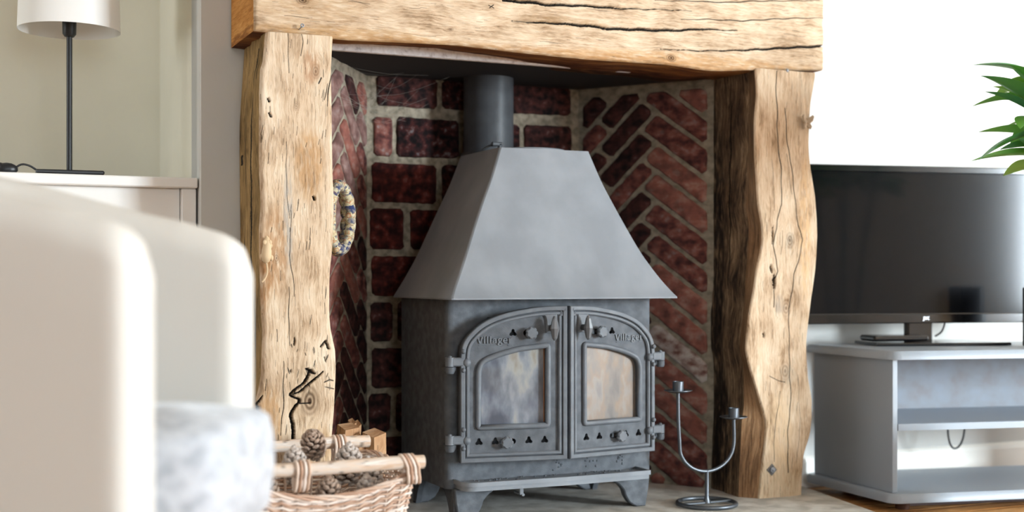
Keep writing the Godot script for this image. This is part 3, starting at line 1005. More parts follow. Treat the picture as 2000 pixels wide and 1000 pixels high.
func build_left_post() -> void:
	var S := 1100.0
	var X0 := -0.86
	var Y0 := -0.01
	var W := 1420
	var H := 256
	var f := func(l: Array) -> PackedVector2Array: return px(l, X0, Y0, S, true)
	var cracks := [
		[f.call([[-0.762,1.27],[-0.759,1.209],[-0.759,1.163]]), 0.9, 0.7, 1], [f.call([[-0.727,1.265],[-0.723,1.244],[-0.727,1.207]]), 1.0, 0.7, 1],
		[f.call([[-0.764,0.99],[-0.764,0.88],[-0.757,0.80]]), 0.9, 0.6, 1], [f.call([[-0.753,0.819],[-0.754,0.757],[-0.758,0.707],[-0.749,0.658],[-0.745,0.606]]), 1.0, 0.75, 1],
		[f.call([[-0.647,1.185],[-0.658,1.115],[-0.661,1.085]]), 1.6, 0.9, 1], [f.call([[-0.759,0.629],[-0.759,0.515],[-0.755,0.483]]), 1.1, 0.7, 1],
		[f.call([[-0.772,0.443],[-0.773,0.326],[-0.781,0.26]]), 1.4, 0.85, 1],
		[f.call([[-0.703,0.42],[-0.721,0.388],[-0.754,0.361],[-0.732,0.345],[-0.744,0.328],[-0.753,0.308],[-0.749,0.282],[-0.745,0.2]]), 3.6, 1.0, 0],
		[f.call([[-0.67,0.415],[-0.703,0.388],[-0.728,0.367],[-0.75,0.36]]), 3.0, 1.0, 1], [f.call([[-0.725,0.337],[-0.708,0.337]]), 8.0, 1.0, 0], [f.call([[-0.712,0.424],[-0.695,0.41]]), 4.5, 0.95, 0],
		[f.call([[-0.668,0.388],[-0.655,0.394],[-0.644,0.391]]), 1.8, 0.7, 1], [f.call([[-0.664,0.376],[-0.642,0.37]]), 1.1, 0.6, 1], [f.call([[-0.676,0.478],[-0.665,0.492],[-0.656,0.472]]), 2.6, 0.8, 0],
		[f.call([[-0.695,0.856],[-0.693,0.848]]), 3.0, 1.0, 0], [f.call([[-0.811,1.096],[-0.808,1.088]]), 2.2, 0.8, 0], [f.call([[-0.808,1.06],[-0.803,1.05]]), 2.4, 0.8, 0],
		[f.call([[-0.676,1.155],[-0.684,1.14]]), 1.6, 0.8, 0], [f.call([[-0.66,1.14],[-0.668,1.1]]), 1.2, 0.7, 1],
		[f.call([[-0.834,0.62],[-0.826,0.52],[-0.83,0.4]]), 1.3, 0.7, 1], [f.call([[-0.824,0.36],[-0.838,0.34],[-0.83,0.3]]), 3.0, 0.9, 1]]
	for k in 60:
		var x := rng.randf_range(-0.83, -0.65)
		var y := rng.randf_range(0.2, 1.25)
		var near := y < 0.62 and rng.randf() < 0.7
		cracks.append([f.call([[x, y], [x + rng.randf_range(-0.003, 0.003), y + rng.randf_range(0.008, 0.03)]]), rng.randf_range(0.6, 1.6 if near else 1.0), rng.randf_range(0.3, 0.75), 1])
	for k in 26: # rotted patch round the big knot
		var x := rng.randf_range(-0.76, -0.65)
		var y := rng.randf_range(0.36, 0.5)
		cracks.append([f.call([[x, y], [x + rng.randf_range(-0.006, 0.004), y + rng.randf_range(0.006, 0.02)]]), rng.randf_range(1.0, 2.2), rng.randf_range(0.3, 0.8), 1])
	var st := [[1310, 175, 60, 30, C("a57c5c"), 0.6], [890, 110, 170, 16, C("a9a29a"), 0.75], [1200, 60, 160, 40, C("e2d0ba"), 0.5], [800, 75, 150, 40, C("94663e"), 0.5], [740, 40, 130, 32, C("8e6038"), 0.6], [1040, 170, 120, 50, C("b88a5a"), 0.5], [330, 60, 120, 40, C("b58757"), 0.5], [260, 55, 90, 25, C("8f8a84"), 0.7], [420, 150, 90, 60, C("9c8468"), 0.5], [240, 190, 100, 60, C("b28656"), 0.4]]
	var wd := wood(W, H, 201, pal(PALE_OAK), cracks, st, [[(0.342 - Y0) * S, (-0.705 + 0.86) * S, 30.0, 0.8], [(1.17 - Y0) * S, (-0.69 + 0.86) * S, 16.0, 0.35], [(0.70 - Y0) * S, (-0.79 + 0.86) * S, 12.0, 0.35], [(1.08 - Y0) * S, (-0.74 + 0.86) * S, 10.0, 0.3]], 420, 0.8)
	var left := [[1.271,-0.813],[1.187,-0.821],[1.169,-0.827],[1.105,-0.83],[0.921,-0.83],[0.832,-0.826],[0.769,-0.83],[0.604,-0.827],[0.516,-0.822],[0.413,-0.825],[0.378,-0.831],[0.343,-0.839],[0.263,-0.836],[0.0,-0.83]]
	var right := [[1.268,-0.642],[1.181,-0.647],[1.072,-0.645],[0.927,-0.642],[0.831,-0.639],[0.722,-0.643],[0.668,-0.649],[0.571,-0.651],[0.523,-0.647],[0.466,-0.635],[0.399,-0.634],[0.313,-0.638],[0.255,-0.643],[0.0,-0.65]]
	var o := thing("timber_post", "pale hewn oak post with a dark rotted knot, standing behind the basket", "post")
	var n := noise(1.6, 71, 4)
	var back := post_face(o, wd, 0.0, 1.262, left, right, X0, Y0, S, n, 0.006, 0.013, 0.012)
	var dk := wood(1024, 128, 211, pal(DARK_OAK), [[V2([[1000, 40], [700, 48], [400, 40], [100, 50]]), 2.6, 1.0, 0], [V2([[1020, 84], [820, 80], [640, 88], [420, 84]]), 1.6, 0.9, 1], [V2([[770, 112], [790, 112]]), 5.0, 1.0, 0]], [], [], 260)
	var rear := [[1.291,-0.808],[1.171,-0.815],[1.056,-0.822],[0.942,-0.822],[0.768,-0.82],[0.0,-0.82]]
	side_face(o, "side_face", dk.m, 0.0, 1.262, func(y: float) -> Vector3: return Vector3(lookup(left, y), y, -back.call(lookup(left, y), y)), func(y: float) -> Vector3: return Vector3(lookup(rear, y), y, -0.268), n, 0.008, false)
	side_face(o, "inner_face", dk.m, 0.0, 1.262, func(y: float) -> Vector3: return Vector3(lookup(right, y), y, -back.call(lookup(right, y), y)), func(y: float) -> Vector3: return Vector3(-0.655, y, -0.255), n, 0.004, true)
	part("post_top", box_mesh(Vector3(-0.735, 1.25, -0.14), Vector3(0.14, 0.01, 0.22), 0.0), dk.m, o)

func build_right_post() -> void:
	var S := 1100.0
	var X0 := 0.59
	var Y0 := -0.02
	var W := 1430
	var H := 314
	var f := func(l: Array) -> PackedVector2Array: return px(l, X0, Y0, S, true)
	var cracks := [
		[f.call([[0.714,1.263],[0.709,1.217],[0.716,1.165],[0.718,1.055],[0.731,0.975],[0.733,0.868],[0.714,0.822],[0.714,0.798],[0.7,0.746],[0.714,0.704],[0.718,0.67],[0.705,0.644],[0.705,0.609],[0.705,0.564]]), 1.5, 0.9, 0],
		[f.call([[0.744,1.155],[0.751,1.048],[0.77,0.976],[0.783,0.881],[0.792,0.808],[0.809,0.765],[0.792,0.696],[0.777,0.661],[0.772,0.609],[0.759,0.559],[0.761,0.457],[0.761,0.354],[0.764,0.284],[0.753,0.194],[0.753,0.071]]), 1.4, 0.85, 0],
		[f.call([[0.727,0.313],[0.705,0.191],[0.702,0.106]]), 1.0, 0.7, 1],
		[f.call([[0.694,0.69],[0.697,0.665]]), 3.5, 0.95, 1], [f.call([[0.706,0.66],[0.705,0.614]]), 4.2, 1.0, 1], [f.call([[0.671,0.488],[0.672,0.474]]), 3.0, 0.8, 1],
		[f.call([[0.70,0.80],[0.698,0.75]]), 2.4, 0.7, 1], [f.call([[0.735,0.79],[0.73,0.72]]), 0.9, 0.6, 1], [f.call([[0.75,1.02],[0.77,0.9]]), 0.7, 0.5, 1], [f.call([[0.70,1.0],[0.705,0.85]]), 0.7, 0.5, 1],
		[f.call([[0.69,0.36],[0.72,0.345],[0.745,0.34]]), 0.8, 0.5, 1], [f.call([[0.79,0.36],[0.797,0.2],[0.785,0.1]]), 0.8, 0.5, 1]]
	for k in 36:
		var x := rng.randf_range(0.66, 0.83)
		var y := rng.randf_range(0.02, 1.24)
		cracks.append([f.call([[x, y], [x + rng.randf_range(-0.003, 0.003), y + rng.randf_range(0.01, 0.04)]]), rng.randf_range(0.5, 0.9), rng.randf_range(0.2, 0.5), 1])
	var st := [[60, 100, 110, 160, C("bfae94"), 0.6], [1300, 230, 130, 60, C("b8a792"), 0.5], [420, 180, 40, 40, C("b2a490"), 0.6], [650, 150, 40, 24, C("94877a"), 0.6], [900, 250, 300, 30, C("d2a878"), 0.5], [860, 190, 70, 26, C("cfc2ae"), 0.6], [240, 150, 150, 60, C("d9bd97"), 0.5]]
	var wd := wood(W, H, 231, pal(PALE_OAK), cracks, st, [[(0.762 - Y0) * S, (0.762 - X0) * S, 20.0, 0.5], [(0.64 - Y0) * S, (0.702 - X0) * S, 18.0, 0.4], [(0.56 - Y0) * S, (0.75 - X0) * S, 22.0, 0.4], [(0.373 - Y0) * S, (0.745 - X0) * S, 24.0, 0.35]], 260, 0.85)
	var left := [[1.262,0.638],[1.183,0.643],[1.119,0.636],[1.014,0.638],[0.929,0.645],[0.866,0.649],[0.806,0.661],[0.746,0.661],[0.682,0.643],[0.628,0.636],[0.544,0.618],[0.46,0.607],[0.433,0.607],[0.374,0.625],[0.305,0.651],[0.235,0.674],[0.171,0.674],[0.108,0.665],[-0.012,0.649]]
	var right := [[1.269,0.858],[1.172,0.839],[1.06,0.832],[1.0,0.837],[0.893,0.858],[0.779,0.866],[0.68,0.858],[0.584,0.843],[0.455,0.826],[0.35,0.83],[0.281,0.843],[0.19,0.839],[0.11,0.813],[-0.019,0.807]]
	var mid := [[1.271,0.652],[1.083,0.65],[0.868,0.64],[0.799,0.65],[0.628,0.637],[0.457,0.63],[0.274,0.633],[0.221,0.625],[-0.012,0.613]]
	var o := thing("timber_post", "pale hewn oak post with a wavy sooty inner edge, beside the television stand", "post")
	var n := noise(1.6, 81, 4)
	var back := post_face(o, wd, 0.0, 1.268, left, right, X0, Y0, S, n, 0.006, 0.016, 0.006)
	var bw := wood(700, 64, 241, pal(BROWN_OAK), [], [[600, 30, 200, 60, C("6a5a4a"), 0.5]], [], 200)
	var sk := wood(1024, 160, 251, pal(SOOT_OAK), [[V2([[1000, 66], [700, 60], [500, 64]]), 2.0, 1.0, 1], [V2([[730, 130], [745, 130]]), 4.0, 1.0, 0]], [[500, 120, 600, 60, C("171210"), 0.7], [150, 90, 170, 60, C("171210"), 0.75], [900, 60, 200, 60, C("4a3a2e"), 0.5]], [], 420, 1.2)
	side_face(o, "wane", bw.m, 0.0, 1.268, func(y: float) -> Vector3: return Vector3(lookup(left, y), y, -back.call(lookup(left, y), y)), func(y: float) -> Vector3: return Vector3(minf(lookup(mid, y), lookup(left, y) + 0.012), y, -0.05), n, 0.004, false, 10)
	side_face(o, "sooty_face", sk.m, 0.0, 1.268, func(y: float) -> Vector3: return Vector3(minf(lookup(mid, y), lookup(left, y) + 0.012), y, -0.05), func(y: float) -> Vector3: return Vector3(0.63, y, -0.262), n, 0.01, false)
	side_face(o, "outer_face", bw.m, 0.0, 1.268, func(y: float) -> Vector3: return Vector3(lookup(right, y), y, -back.call(lookup(right, y), y)), func(y: float) -> Vector3: return Vector3(lookup(right, y) - 0.01, y, -0.265), n, 0.006, true)
	part("post_top", box_mesh(Vector3(0.745, 1.255, -0.14), Vector3(0.16, 0.01, 0.22), 0.0), sk.m, o)

# ------------------------------------------------------------------ the stove
const DOOR_TURN := 0.1573   # the two doors meet in a shallow bow

func build_stove() -> void:
	var o := thing("wood_stove", "grey cast iron double-door wood stove with a tall tapered canopy", "stove")
	# firebox body with rounded front corners
	var plan := PackedVector2Array()
	for i in 7: plan.append(Vector2(0.317 - 0.02 + 0.02 * cos(PI / 2 * i / 6.0), 0.05 + 0.02 - 0.02 * sin(PI / 2 * i / 6.0)))
	var half := plan.duplicate()
	for i in range(half.size() - 1, -1, -1): plan.append(Vector2(-half[i].x, half[i].y))
	plan.append(Vector2(-0.317, 0.41))
	plan.append(Vector2(0.317, 0.41))
	var up := Transform3D(Basis(Vector3(1, 0, 0), Vector3(0, 0, -1), Vector3(0, 1, 0)), Vector3.ZERO)
	var b := Shape.new()
	b.xf = up
	b.extrude(plan, 0.086, 0.600, 0.0, true, true)
	part("firebox", b.mesh(), M.iron, o)
	# frame the doors close on: bows forward with them
	b = Shape.new()
	b.xf = up
	b.extrude(V2([[-0.285, 0.045], [0.285, 0.045], [0.285, 0.03], [0.0, -0.013], [-0.285, 0.03]]), 0.165, 0.47, 0.0)
	b.extrude(V2([[-0.2, 0.045], [0.2, 0.045], [0.2, 0.02], [0.0, -0.013], [-0.2, 0.02]]), 0.47, 0.545, 0.0)
	part("door_frame", b.mesh(), M.iron_black, o)
	part("top_plate", box_mesh(Vector3(0, 0.597, -0.2), Vector3(0.64, 0.008, 0.38), 0.001), M.iron_black, o)
	canopy(o)
	for s in [-1, 1]: door(o, s)
	# ash lip: a shallow tray on the front
	var lip := PackedVector2Array([Vector2(0.262, 0.06), Vector2(-0.292, 0.06)])
	for i in 15: lip.append(Vector2(-0.292 + 0.035 - 0.035 * cos(PI / 2 * i / 14.0), -0.03 + 0.035 - 0.035 * sin(PI / 2 * i / 14.0) + 0.002))
	lip.append(Vector2(0.0, -0.036))
	lip.append(Vector2(0.262, -0.026))
	b = Shape.new()
	b.xf = up
	b.extrude(lip, 0.0885, 0.106, 0.0, true, true)
	var rimi := PackedVector2Array()
	for p in Shape.inset(PackedVector2Array(Array(lip)), -0.004): rimi.append(p)
	var l2 := PackedVector2Array(Array(lip))
	l2.reverse()
	b.ring(l2, Shape.inset(l2, 0.004), 0.100, 0.1125, 0.001)
	part("ash_lip", b.mesh(), M.iron_smooth, o)
	var dust := Shape.new()
	for i in 46:
		var x := rng.randf_range(-0.25, 0.24)
		dust.box(Vector3(x, 0.1075, rng.randf_range(-0.045, -0.02) if i % 3 else rng.randf_range(-0.04, 0.02)), Vector3(rng.randf_range(0.002, 0.007), rng.randf_range(0.002, 0.004), rng.randf_range(0.002, 0.006)), 0.0008)
	for i in 26: # flaking blacking over the tray
		var x: float = [rng.randf_range(0.0, 0.03), rng.randf_range(0.1, 0.14), rng.randf_range(0.2, 0.22)][i % 3]
		dust.box(Vector3(x, rng.randf_range(0.115, 0.15), -0.0495), Vector3(rng.randf_range(0.003, 0.007), rng.randf_range(0.003, 0.008), 0.003), 0.001)
	var dp := part("ash_flakes", dust.mesh(), M.iron, o)
	dp.set_meta("kind", "stuff")
	# legs: bowed plates
	for s in [-1.0, 1.0]:
		for k in [0, 1]:
			b = Shape.new()
			var z := -0.045 if k == 0 else -0.36
			var prof := spline(V2([[0.185, 0.0], [0.188, 0.012], [0.2, 0.02], [0.215, 0.036], [0.222, 0.054], [0.236, 0.074], [0.258, 0.0865]]), 0.004)
			var pl := PackedVector2Array()
			for p in prof: pl.append(Vector2(p.x * s, 0.0875 - p.y))
			for p in [Vector2(0.272, 0.001), Vector2(0.287, 0.001), Vector2(0.296, 0.05), Vector2(0.300, 0.0875)]: pl.append(Vector2(p.x * s, p.y))
			b.extrude(pl, z - 0.012, z + 0.012, 0.003)
			# the wing that turns back along the side
			b.xf = Transform3D(Basis(Vector3(0, 0, -1), Vector3(0, 1, 0), Vector3(1, 0, 0)), Vector3(s * 0.288, 0, z - 0.005))
			var wing := V2([[0, 0.001], [0.022, 0.001], [0.035, 0.03], [0.05, 0.055], [0.085, 0.0875], [0, 0.0875]])
			if k == 1: wing = V2([[0, 0.001], [-0.022, 0.001], [-0.035, 0.03], [-0.05, 0.055], [-0.085, 0.0875], [0, 0.0875]])
			b.extrude(wing, -0.009, 0.009, 0.002)
			part("leg", b.mesh(), M.iron, o)
	# riddling rod end under the lip
	b = Shape.new()
	b.box(Vector3(-0.12, 0.078, 0.0), Vector3(0.011, 0.022, 0.008), 0.001)
	b.tube(PackedVector3Array([Vector3(-0.115, 0.066, 0.004), Vector3(-0.115, 0.066, -0.05)]), 0.004, 8)
	part("riddling_rod", b.mesh(), M.iron_smooth, o)
	# flue pipe from the back of the body up through the register plate
	b = Shape.new()
	b.lathe([Vector2(0.086, 0.46), Vector2(0.086, 1.03), Vector2(0.082, 1.036), Vector2(0.0775, 1.036), Vector2(0.0775, 1.27)], 48, Vector3(0, 0, -0.503))
	part("flue_pipe", b.mesh(), M.iron_black, o)
	part("flue_outlet", box_mesh(Vector3(0, 0.5, -0.42), Vector3(0.16, 0.14, 0.06), 0.01), M.iron_black, o)

func canopy(o: Node3D) -> void:
	var H := [[1.012, 0.140, -0.100], [0.93, 0.172, -0.085], [0.86, 0.205, -0.07], [0.79, 0.238, -0.05], [0.72, 0.271, -0.025], [0.66, 0.304, 0.005], [0.62, 0.329, 0.03], [0.598, 0.343, 0.05]]
	var c := Curve3D.new()
	for i in H.size():
		var t := (Vector3(H[mini(i + 1, 7)][1], H[mini(i + 1, 7)][0], H[mini(i + 1, 7)][2]) - Vector3(H[maxi(i - 1, 0)][1], H[maxi(i - 1, 0)][0], H[maxi(i - 1, 0)][2])) / 6.0
		c.add_point(Vector3(H[i][1], H[i][0], H[i][2]), -t, t)
	c.bake_interval = 0.02
	var e := c.get_baked_points()
	e.reverse()
	var n := e.size()
	var zb := func(y: float) -> float: return -0.385 - 0.02 * clampf((1.012 - y) / 0.414, 0, 1)
	var r := 0.007
	var b := Shape.new()
	var prof := func(i: int) -> PackedVector3Array: # around at one height, from rear left to rear right
		var p := e[i]
		var l := PackedVector3Array()
		l.append(Vector3(-p.x, p.y, zb.call(p.y)))
		l.append(Vector3(-p.x, p.y, p.z - r))
		l.append(Vector3(-p.x + r * 0.3, p.y, p.z - r * 0.3))
		l.append(Vector3(-p.x + r, p.y, p.z))
		l.append(Vector3(p.x - r, p.y, p.z))
		l.append(Vector3(p.x - r * 0.3, p.y, p.z - r * 0.3))
		l.append(Vector3(p.x, p.y, p.z - r))
		l.append(Vector3(p.x, p.y, zb.call(p.y)))
		return l
	var rows := []
	for i in n: rows.append(prof.call(i))
	for k in 8: # each facet strip smooth along its height, the corner strips blended
		if k in [0, 3, 6, 7]: b.smooth()
		for i in n - 1:
			var k2 := (k + 1) % 8
			b.quad(rows[i][k], rows[i][k2], rows[i + 1][k2], rows[i + 1][k])
	b.smooth()
	var t: PackedVector3Array = rows[n - 1]
	for k in range(1, 7): b.tri(t[0], t[k], t[k + 1])
	var lo: PackedVector3Array = rows[0]
	b.smooth()
	for k in range(1, 7): b.tri(lo[0], lo[k + 1], lo[k])
	# turned-down edge
	b.flat()
	for k in 7:
		var d := Vector3(0, -0.004, 0)
		b.quad(lo[k] + d, lo[k + 1] + d, lo[k + 1], lo[k])
	part("canopy", b.mesh(), M.iron_smooth, o)
	b = Shape.new()
	b.lathe([Vector2(0.116, 1.012), Vector2(0.116, 1.016), Vector2(0.112, 1.019), Vector2(0.0, 1.021)], 48, Vector3(0.0, 0, -0.225))
	part("blanking_plate", b.mesh(), M.iron_smooth, o)
	b = Shape.new()
	b.tube(spline3([Vector3(-0.13, 1.016, -0.25), Vector3(-0.112, 1.03, -0.235), Vector3(-0.095, 1.03, -0.22)]), 0.003, 8)
	b.box(Vector3(-0.095, 1.034, -0.22), Vector3(0.034, 0.012, 0.012), 0.003)
	b.box(Vector3(-0.086, 1.022, -0.22), Vector3(0.012, 0.03, 0.012), 0.003)
	part("damper_lever", b.mesh(), M.iron_black, o)

# side -1: hinged at the left, +1: at the right. u runs from the hinge edge to the meeting edge.
func door(o: Node3D, side: int) -> void:
	var d := Node3D.new()
	d.name = "stove_door"
	o.add_child(d, true)
	d.position = Vector3(side * 0.294, 0, -0.02)
	d.rotation.y = side * DOOR_TURN
	var k := -float(side)
	var P := func(l: PackedVector2Array) -> PackedVector2Array:
		var r := PackedVector2Array()
		for p in l: r.append(Vector2(p.x * k, p.y))
		return r
	var arch := spline(V2([[0.2965, 0.5755], [0.24, 0.5745], [0.19, 0.5695], [0.119, 0.5555], [0.062, 0.5325], [0.023, 0.5], [0.006, 0.472], [0.001, 0.44]]), 0.012)
	var outl := PackedVector2Array([Vector2(0.001, 0.161), Vector2(0.2965, 0.161)])
	outl.append_array(arch)
	var clean := PackedVector2Array()
	for p in outl:
		if clean.is_empty() or p.distance_to(clean[-1]) > 0.004: clean.append(p)
	outl = clean
	var glass := PackedVector2Array([Vector2(0.056, 0.2595), Vector2(0.238, 0.2595)])
	for p in spline(V2([[0.238, 0.4645], [0.162, 0.4555], [0.107, 0.441], [0.070, 0.424], [0.058, 0.405], [0.056, 0.38]]), 0.008): glass.append(p)
	# plate with its openings cut through
	var plate := CSGCombiner3D.new()
	plate.name = "door_plate"
	d.add_child(plate, true)
	var cut := func(poly: PackedVector2Array, z0: float, dep: float, op: int) -> void:
		var c := CSGPolygon3D.new()
		c.name = "cut"
		c.polygon = P.call(poly)
		c.depth = dep
		c.operation = op
		c.material = M.iron
		plate.add_child(c, true)
		c.position = Vector3(0, 0, z0 + dep)   # pushes along -z
	cut.call(outl, -0.004, 0.016, CSGShape3D.OPERATION_UNION)
	cut.call(glass, -0.02, 0.06, CSGShape3D.OPERATION_SUBTRACTION)
	var trefoil := func(c: Vector2) -> PackedVector2Array:
		var r := PackedVector2Array()
		for i in 24:
			var a := TAU * i / 24.0 + PI / 2
			r.append(c + Vector2(cos(a), sin(a)) * (0.0085 + 0.0026 * cos(3.0 * (a - PI / 2))))
		return r
	for u in [0.053, 0.098, 0.191, 0.2355]: cut.call(trefoil.call(Vector2(u, 0.2145)), -0.02, 0.06, CSGShape3D.OPERATION_SUBTRACTION)
	cut.call(trefoil.call(Vector2(0.147, 0.5035)), -0.02, 0.06, CSGShape3D.OPERATION_SUBTRACTION)
	var slot := func(c: Vector2, l: float) -> PackedVector2Array:
		var r := PackedVector2Array()
		for i in 16:
			var a := TAU * i / 16.0
			r.append(c + Vector2(cos(a) * 0.009 + (l if cos(a) > 0 else -l), sin(a) * 0.008))
		return r
	cut.call(slot.call(Vector2(0.132, 0.2135), 0.014), -0.02, 0.06, CSGShape3D.OPERATION_SUBTRACTION)
	cut.call(slot.call(Vector2(0.196, 0.5035), 0.012), -0.02, 0.06, CSGShape3D.OPERATION_SUBTRACTION)
	# raised frame, inner bead
	var Q := func(i: float) -> PackedVector2Array: return P.call(Shape.inset(outl, i))
	var b := Shape.new()
	b.ring(P.call(outl), Q.call(0.0125), 0.0, 0.0225, 0.002)
	b.ring(Q.call(0.0145), Q.call(0.0245), 0.0, 0.0205, 0.003)
	# pad the handle sits on
	b.extrude(P.call(V2([[0.238, 0.503], [0.27, 0.503], [0.27, 0.556], [0.228, 0.553], [0.235, 0.546], [0.238, 0.535]])), 0.0, 0.0195, 0.003)
	part("door_rim", b.mesh(), M.iron_rim, d)
	# rounded bead round the window
	var bead := PackedVector2Array([Vector2(0.0505, 0.2575), Vector2(0.052, 0.2545), Vector2(0.055, 0.2535), Vector2(0.15, 0.2535), Vector2(0.239, 0.2535), Vector2(0.2425, 0.2545), Vector2(0.244, 0.258), Vector2(0.2445, 0.36), Vector2(0.2445, 0.4645), Vector2(0.2435, 0.468)])
	for p in spline(V2([[0.240, 0.4695], [0.19, 0.464], [0.162, 0.4605], [0.107, 0.4465], [0.066, 0.4295], [0.0525, 0.407], [0.0505, 0.375]]), 0.008): bead.append(p)
	var path := PackedVector3Array()
	for p in bead: path.append(Vector3(p.x * k, p.y, 0.014))
	b = Shape.new()
	b.tube(path, 0.0078, 10, true)
	part("window_bead", b.mesh(), M.iron_rim, d)
	# stained glass pane
	var g := blotchy([[0.15, C("474c56")], [0.38, C("626872")], [0.55, C("7b8088")], [0.72, C("92938f")], [0.92, C("857c70")]], 0.007, 51, 2.6, 0.28, null) if side < 0 else blotchy([[0.2, C("585654")], [0.4, C("6b6662")], [0.56, C("7a6a5c")], [0.7, C("7e7772")], [0.9, C("6a6766")]], 0.007, 57, 2.6, 0.28, null)
	g.uv1_scale = Vector3(3.4, 1.5, 3.4)
	g.clearcoat_enabled = true
	g.clearcoat = 0.6
	g.clearcoat_roughness = 0.12
	b = Shape.new()
	b.extrude(P.call(Shape.inset(glass, -0.004)), -0.002, 0.002)
	part("glass_pane", b.mesh(), g, d)
	if side < 0:
		part("rope_seal", box_mesh(Vector3(0.2355, 0.362, 0.004), Vector3(0.0028, 0.2, 0.003), 0.001), plain(C("8a5a38"), 0.9), d)
	# air-control knobs: fluted discs on stems
	for kc in [Vector2(0.194, 0.5035), Vector2(0.126, 0.2125)]:
		b = Shape.new()
		var kn := PackedVector2Array()
		for i in 56:
			var a := TAU * i / 56.0
			kn.append(Vector2(kc.x * k, kc.y) + Vector2(cos(a), sin(a)) * (0.0168 - 0.0024 * pow(absf(sin(3.5 * a)), 5.0)))
		b.extrude(kn, 0.026, 0.036, 0.003)
		b.tube(PackedVector3Array([Vector3(kc.x * k, kc.y, 0.0), Vector3(kc.x * k, kc.y, 0.03)]), 0.006, 12)
		part("air_knob", b.mesh(), M.iron_rim, d)
	# spindle handle
	b = Shape.new()
	var hx := 0.2535 * k
	b.tube(PackedVector3Array([Vector3(hx, 0.5165, 0.018), Vector3(hx, 0.5165, 0.042)]), 0.0085, 12)
	part("handle_stem", b.mesh(), M.iron_black, d)
	b = Shape.new()
	b.flat()
	var prev := []
	for row in [[0.0, 0.003], [0.006, 0.0075], [0.032, 0.014], [0.058, 0.0075], [0.066, 0.003]]:
		var cur := []
		for i in 8: cur.append(Vector3(hx + cos(TAU * (i + 0.5) / 8) * row[1] * 0.9, 0.4835 + row[0], 0.045 + sin(TAU * (i + 0.5) / 8) * row[1]))
		if prev.size():
			for i in 8: b.quad(prev[(i + 1) % 8], prev[i], cur[i], cur[(i + 1) % 8])
		else:
			for i in range(1, 7): b.tri(cur[0], cur[i], cur[i + 1])
		prev = cur
	for i in range(1, 7): b.tri(prev[0], prev[i + 1], prev[i])
	part("door_handle", b.mesh(), plain(C("66686b"), 0.36, 0.3), d)
	# hinges: barrel, strap with its curl, and two studs
	for y in [0.429, 0.222]:
		b = Shape.new()
		b.lathe([Vector2(0.0, y - 0.012), Vector2(0.013, y - 0.012), Vector2(0.013, y + 0.012), Vector2(0.0, y + 0.012)], 16, Vector3(-0.026 * k, 0, 0.012))
		b.ball(Vector3(-0.026 * k, y + 0.012, 0.012), Vector3(0.006, 0.005, 0.006))
		b.box(Vector3(-0.008 * k, y, 0.018), Vector3(0.036, 0.023, 0.012), 0.003)
		b.ball(Vector3(0.018 * k, y - 0.002, 0.02), Vector3(0.0115, 0.0115, 0.008))
		b.ball(Vector3(0.008 * k, y + 0.028, 0.024), Vector3(0.0068, 0.0068, 0.0068))
		b.ball(Vector3(0.008 * k, y - 0.022, 0.024), Vector3(0.006, 0.0065, 0.006))
		part("hinge", b.mesh(), M.iron_rim, d)
		b = Shape.new()
		b.lathe([Vector2(0.0, y - 0.031), Vector2(0.010, y - 0.031), Vector2(0.0125, y - 0.026), Vector2(0.0125, y - 0.0135), Vector2(0.0, y - 0.0135)], 16, Vector3(-0.026 * k, 0, 0.012))
		b.box(Vector3(-0.024 * k, y - 0.0195, -0.012), Vector3(0.03, 0.012, 0.05), 0.002)
		part("hinge_lug", b.mesh(), M.iron, o).transform = d.transform
	# cast name
	var txt := TextMesh.new()
	var fnt := SystemFont.new()
	fnt.font_names = PackedStringArray(["Droid Sans"])
	fnt.font_weight = 700
	txt.font = fnt
	txt.text = "Villager"
	txt.font_size = 48
	txt.pixel_size = 0.0005
	txt.depth = 0.004
	txt.curve_step = 2.0
	var t := part("cast_lettering", txt, M.iron_rim, d)
	var box := txt.get_aabb()
	var sx := 0.096 / box.size.x
	t.scale = Vector3(sx, sx * 0.92, 1.0)
	var cx := 0.0955 if side < 0 else 0.0895
	t.position = Vector3(cx * k - box.get_center().x * sx, 0.4745 - box.position.y * sx * 0.92 - 0.004, 0.0135)
	b = Shape.new()
	b.box(Vector3((cx - 0.012 * (1 if side < 0 else -1)) * k, 0.472, 0.0125), Vector3(0.064, 0.0018, 0.003), 0.0006)
	b.box(Vector3((cx + 0.042 * (1 if side < 0 else -1)) * k, 0.472, 0.0125), Vector3(0.012, 0.0018, 0.003), 0.0006)
	part("lettering_rule", b.mesh(), M.iron_rim, d)

